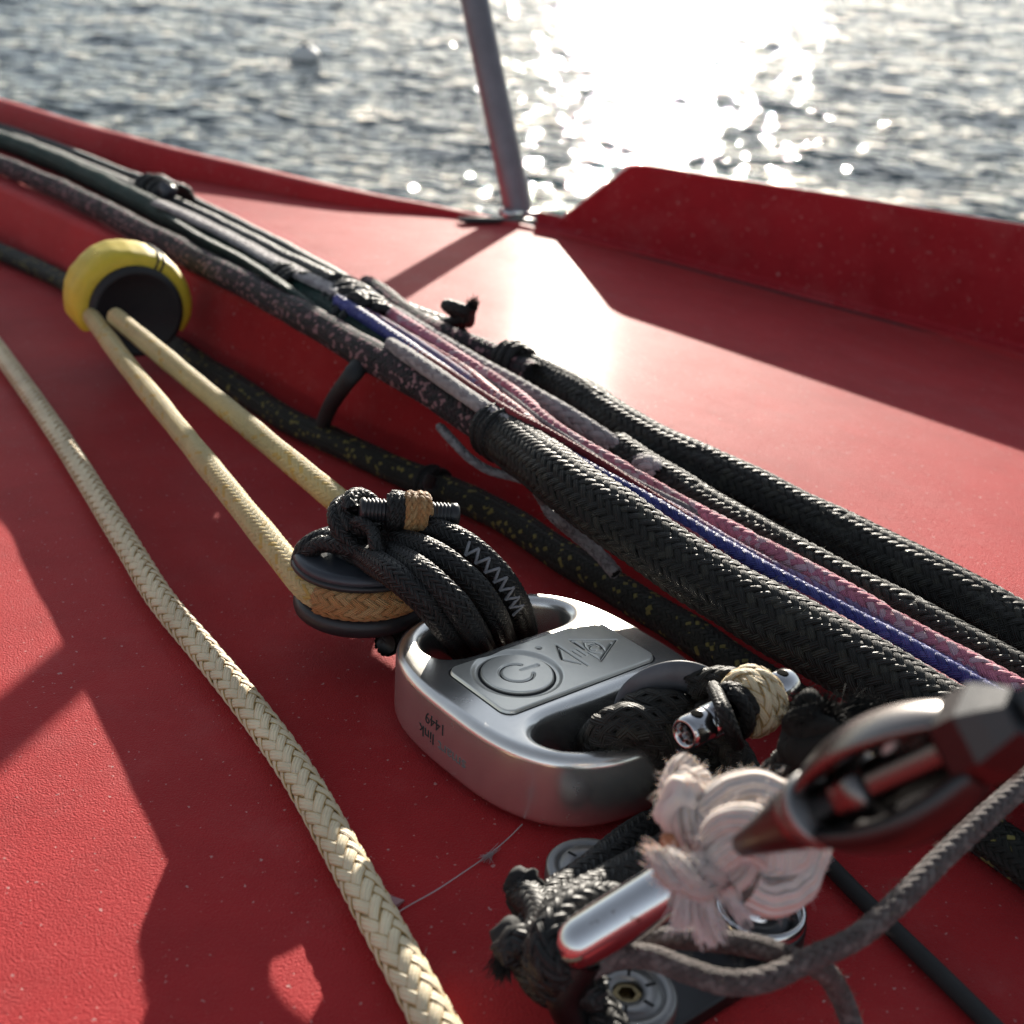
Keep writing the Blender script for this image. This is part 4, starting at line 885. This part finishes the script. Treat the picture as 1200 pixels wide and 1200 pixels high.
soft_rope('turn', pts([(826, 1000, .0440), (838, 974, .0490), (860, 950, .0520), (892, 942, .0530), (920, 956, .0510), (932, 986, .0480), (922, 1014, .0450), (896, 1030, .0440), (870, 1030, .0440)]), .0056, 3, .06)
soft_rope('turn', pts([(840, 1022, .0450), (844, 1000, .0500), (858, 980, .0540), (882, 974, .0555), (902, 986, .0545), (910, 1006, .0520)]), .0043, 3, .045)
soft_rope('turn', pts([(814, 965, .0480), (836, 966, .0510), (858, 980, .0525), (864, 1004, .0510), (852, 1026, .0480)]), .0032, 3, .03)
soft_rope('tail_end', pts([(840, 1020, .0480), (815, 1030, .0490), (792, 1022, .0500), (776, 1008, .0500)]), .0026, pitch=.014)
b = Buf(); rgk = np.random.default_rng(21)
for q0, q1, n_, L_ in (((812, 1030, .0490), (836, 1110, .0380), 230, .0105), ((805, 1030, .0490), (800, 1075, .0440), 150, .0075), ((845, 1035, .0470), (875, 1080, .0400), 150, .0075), ((790, 1015, .0500), (765, 1000, .0515), 90, .0050)):
    frayed(b, at(*q0), at(*q1)-at(*q0), n_, L_, .10, .00015, rgk)
part('fray', b, M_COTTON, kn, kind='stuff')
for q in ([(812, 1028, .0495), (826, 1058, .0450), (833, 1085, .0415), (836, 1108, .0385)], [(806, 1026, .0495), (796, 1046, .0470), (786, 1062, .0450)], [(846, 1030, .0475), (862, 1054, .0435), (874, 1074, .0405)], [(795, 1018, .0500), (805, 1035, .0490), (825, 1045, .0480), (845, 1035, .0480)]):
    C, _ = spline(pts(q), .0006); b = Buf(); tube(b, C, np.linspace(.0023, .0007, len(C)), 10, uvid=1); part('yarn', b, M_WHITE, kn)
b = Buf(); lump(b, at(798, 992, .0470), (.0030, .0022, .0026), 6, 10, .25); part('orange_tuft', b, simple('orange_yarn', (.46, .20, .10), .8), kn)

# ================================================================== PADEYE, CHROME BAR, LASHING, GREY CORD
pe = thing('deck_padeye', 'grey three lobed padeye bolted to the red deck, with a chrome bar', 'padeye', at(770, 1080, 0))
bs = [at(735, 1162, .007), at(692, 1014, .007), at(890, 1072, .007)]
ctr = sum(bs)/3; hullp = []
for i, c in enumerate(bs):
    for a in np.linspace(0, 2*np.pi, 40, endpoint=False): hullp.append(c[:2]+.0090*np.array([math.cos(a), math.sin(a)]))
hullp = sorted(map(tuple, hullp))
def half(Pq):
    out = []
    for p in Pq:
        while len(out) > 1 and (out[-1][0]-out[-2][0])*(p[1]-out[-2][1])-(out[-1][1]-out[-2][1])*(p[0]-out[-2][0]) <= 0: out.pop()
        out.append(p)
    return out
hl = half(hullp)[:-1]+half(hullp[::-1])[:-1]
g = curve_solid('base', [grow(np.array(hl)-ctr[:2], -.0008)], .0002, .0040, .0008, 3); g.transform(Matrix.Translation(Vector((ctr[0]-BASES[pe.name][0], ctr[1]-BASES[pe.name][1], 0)))); smooth_by_angle(g, 40); link_obj('base', g, M_DARKALLOY, pe)
for i, c in enumerate(bs):
    g0 = c*np.array([1, 1, 0]); b = Buf(); lathe(b, g0+np.array([0, 0, .003]), g0+np.array([0, 0, 1.003]), [(0, .0092), (.0036, .0091), (.0042, .0085), (.0042, .0068), (.0036, .0066), (.0036, .0063), (.0043, .0061), (.0043, .0028), (.0038, .0026), (.0020, .0025), (.0020, 0)], 48)
    bo = part('boss', b, M_BOSS if i < 2 else M_DARKALLOY, pe)
    if i == 2:
        b = Buf(); lathe(b, g0+np.array([0, 0, .006]), g0+np.array([0, 0, 1.006]), [(0, .0088), (.0030, .0088), (.0034, .0082), (.0030, .0076), (.0005, .0074), (.0003, 0)], 48); part('bright_rim', b, M_CHROME, pe)
        continue
    b = Buf(); lathe(b, g0+np.array([0, 0, .003]), g0+np.array([0, 0, 1.003]), [(0, .0030), (.0032, .0030), (.0036, .0027), (.0036, .0017), (.0022, .0016), (.0022, 0)], 6); me = b.mesh('bolt', BASES[pe.name], False); link_obj('bolt', me, M_BOLT, bo)
    b = Buf()
    for k_ in range(6):
        a = k_*1.047+.4; p = g0+np.array([math.cos(a)*.0046, math.sin(a)*.0046, .00735]); box(b, p, np.array([math.cos(a), math.sin(a), 0])*.0010, np.array([-math.sin(a), math.cos(a), 0])*.0003, np.array([0, 0, .00006]))
    part('tick_mark', b, M_INKSHADE, bo, smooth=False)
v0, v1 = at(652, 1122, .0215), at(905, 965, .0480); d = (v1-v0)/np.linalg.norm(v1-v0)
P, _ = spline([v0-d*.000+np.array([0, 0, 0]), v0+d*.010, v0+d*.022, v0+(v1-v0)*.7, v1], .0008)
b = Buf(); L = len(P); rb = np.full(L, .0045); nb_ = 8; rb[:nb_] = .0045*np.sqrt(1-(1-np.linspace(0.0, 1, nb_))**2*.999); tube(b, P, rb, 32); part('chrome_bar', b, M_CHROME, pe)
b = Buf(); P, _ = spline([v0+d*.006+np.array([0, 0, -.003]), v0+d*.003+np.array([0, 0, -.010]), v0*np.array([1, 1, 0])+d*np.array([1, 1, 0])*.010+np.array([0, 0, .003])], .0008); tube(b, P, .0036, 20); part('bar_leg', b, M_DARKALLOY, pe)

lb = thing('black_lashing', 'black cord wound round the end of the chrome bar with frayed knots', 'lashing', at(640, 1120, .01))
for L in ([(775, 960, .006), (735, 985, .0085), (690, 1022, .0095), (650, 1050, .0110), (625, 1085, .0120), (618, 1120, .0120), (635, 1150, .0110), (668, 1168, .0105), (700, 1180, .0100), (720, 1215, .0090)],
          [(800, 985, .010), (745, 1015, .0130), (700, 1040, .0150), (660, 1062, .0170), (637, 1092, .0180), (633, 1122, .0175), (648, 1148, .0160), (676, 1160, .0140), (705, 1168, .013)],
          [(720, 1056, .0230), (690, 1056, .0240), (660, 1072, .0240), (642, 1098, .0230), (642, 1126, .0210), (660, 1146, .0180)],
          [(612, 1046, .0120), (628, 1062, .0140), (636, 1084, .0160), (624, 1104, .0170), (604, 1108, .0160), (595, 1120, .0140)]):
    braid_part('turn', lb, pts(L), .0033, M_BLACKFINE, 9, 42)
b = Buf(); rgl = np.random.default_rng(31)
lump(b, at(614, 1045, .012), (.0040, .0036, .004), 2, 10, .35); lump(b, at(600, 1104, .014), (.0036, .0036, .004), 4, 10, .35); part('knot', b, M_CORE, lb)
b = Buf(); frayed(b, at(612, 1042, .013), (-.4, .5, .5), 260, .0036, .7, .00013, rgl, droop=.25); frayed(b, at(596, 1110, .013), at(583, 1138, .010)-at(596, 1110, .013), 260, .0055, .22, .00013, rgl, droop=.1); part('fray', b, M_CORE, lb, kind='stuff')

gcR, gC = rope('grey_line', 'fuzzy grey cord crossing in front of the padeye and rising to the right', 'rope',
    [(668, 1150, .0160), (690, 1136, .0190), (722, 1122, .0220), (760, 1122, .0240), (805, 1138, .0255), (850, 1151, .0270), (895, 1148, .0285), (950, 1124, .0310), (1005, 1098, .0330), (1050, 1060, .0355), (1120, 990, .0395), (1230, 890, .0450)], .0020, M_GREYCORD, 8, 38, 'grey cords by the padeye', fuzz=420, fuzzlen=.0018)
rope('grey_line', 'grey cord end joining the longer grey cord and dangling to the deck', 'rope',
    [(716, 1116, .0190), (765, 1101, .0220), (830, 1101, .0250), (890, 1110, .0275), (930, 1124, .0290), (958, 1134, .0270), (980, 1158, .0190), (996, 1195, .0120), (1010, 1250, .0080)], .0019, M_GREYCORD, 8, 38, 'grey cords by the padeye', fuzz=300, fuzzlen=.0018)
b = Buf(); C, _ = spline(pts([(920, 965, .0030), (960, 1002, .0026), (1005, 1048, .0022), (1050, 1092, .0022), (1120, 1160, .0022), (1240, 1280, .0022), (1500, 1540, .0022)]), .002); tube(b, C, .0019, 12); solo('shock_line', b, M_RUBBER, 'straight black cord lying on the red deck at the lower right', 'cord', C[2])

# ================================================================== BRAIDED CREAM ROPE, LOWER LEFT: every strand is a part
ZP = pts([(150, 640), (190, 704), (242, 766), (300, 838), (352, 912), (402, 1000), (452, 1092), (505, 1190), (560, 1295), (640, 1450)], .0038)
e = ZP[0]-ZP[1]; e = e/np.linalg.norm(e); ZP = np.vstack([[ZP[0]+e*.5+np.array([-.012, 0, 0]), ZP[0]+e*.25+np.array([-.004, 0, 0]), ZP[0]+e*.11], ZP])
C, s = spline(ZP, .0016); zr = thing('braided_rope', 'cream braided rope with gold flecks lying alone across the lower left of the deck', 'rope', ZP[6])
b = Buf(); tube(b, C, .0028, 12); part('core', b, M_GOLDCORE, zr)
for v, q, u in strands(C, .0038, 8, 31, '2', prof=9, wfac=1.0):
    b = Buf(); b.add(v, q, None, u); part('strand', b, M_STRAND, zr)
b = Buf(); fibre_fuzz(b, C, .0037, 260, .0020, .00005); part('fuzz', b, M_THREAD, zr, kind='stuff')

# fine thread with a tuft, and a flake, on the deck
th_ = thing('pale_thread', 'thin pale thread with a tuft and a flake on the deck below the link', 'thread', at(540, 1020, 0))
C, _ = spline(pts([(452, 1078, .0004), (478, 1062, .0005), (510, 1044, .0009), (545, 1021, .0008), (572, 1002, .0007), (596, 982, .0006), (612, 966, .0005)]), .001); b = Buf(); tube(b, C, .00013, 5); part('thread', b, M_THREAD, th_)
b = Buf(); rgt = np.random.default_rng(8); frayed(b, at(574, 1001, .0008), at(562, 1010, .0010)-at(574, 1001, .0008), 40, .0030, .22, .00007, rgt); frayed(b, at(572, 1003, .0008), at(584, 992, .0008)-at(572, 1003, .0008), 20, .004, .12, .00005, rgt); part('tuft', b, M_THREAD, th_, kind='stuff')
fp = pts([(430, 1042), (474, 1056), (463, 1066), (456, 1076), (444, 1062)], .0003); b = Buf(); top = fp+np.array([0, 0, .0003]); top[2, 2] += .0008; b.add(np.vstack([fp, top]), [(i, (i+1) % 5, 5+(i+1) % 5, 5+i) for i in range(5)], [(5, 6, 7), (5, 7, 8), (5, 8, 9)]); part('flake', b, M_FILM, th_, smooth=False)
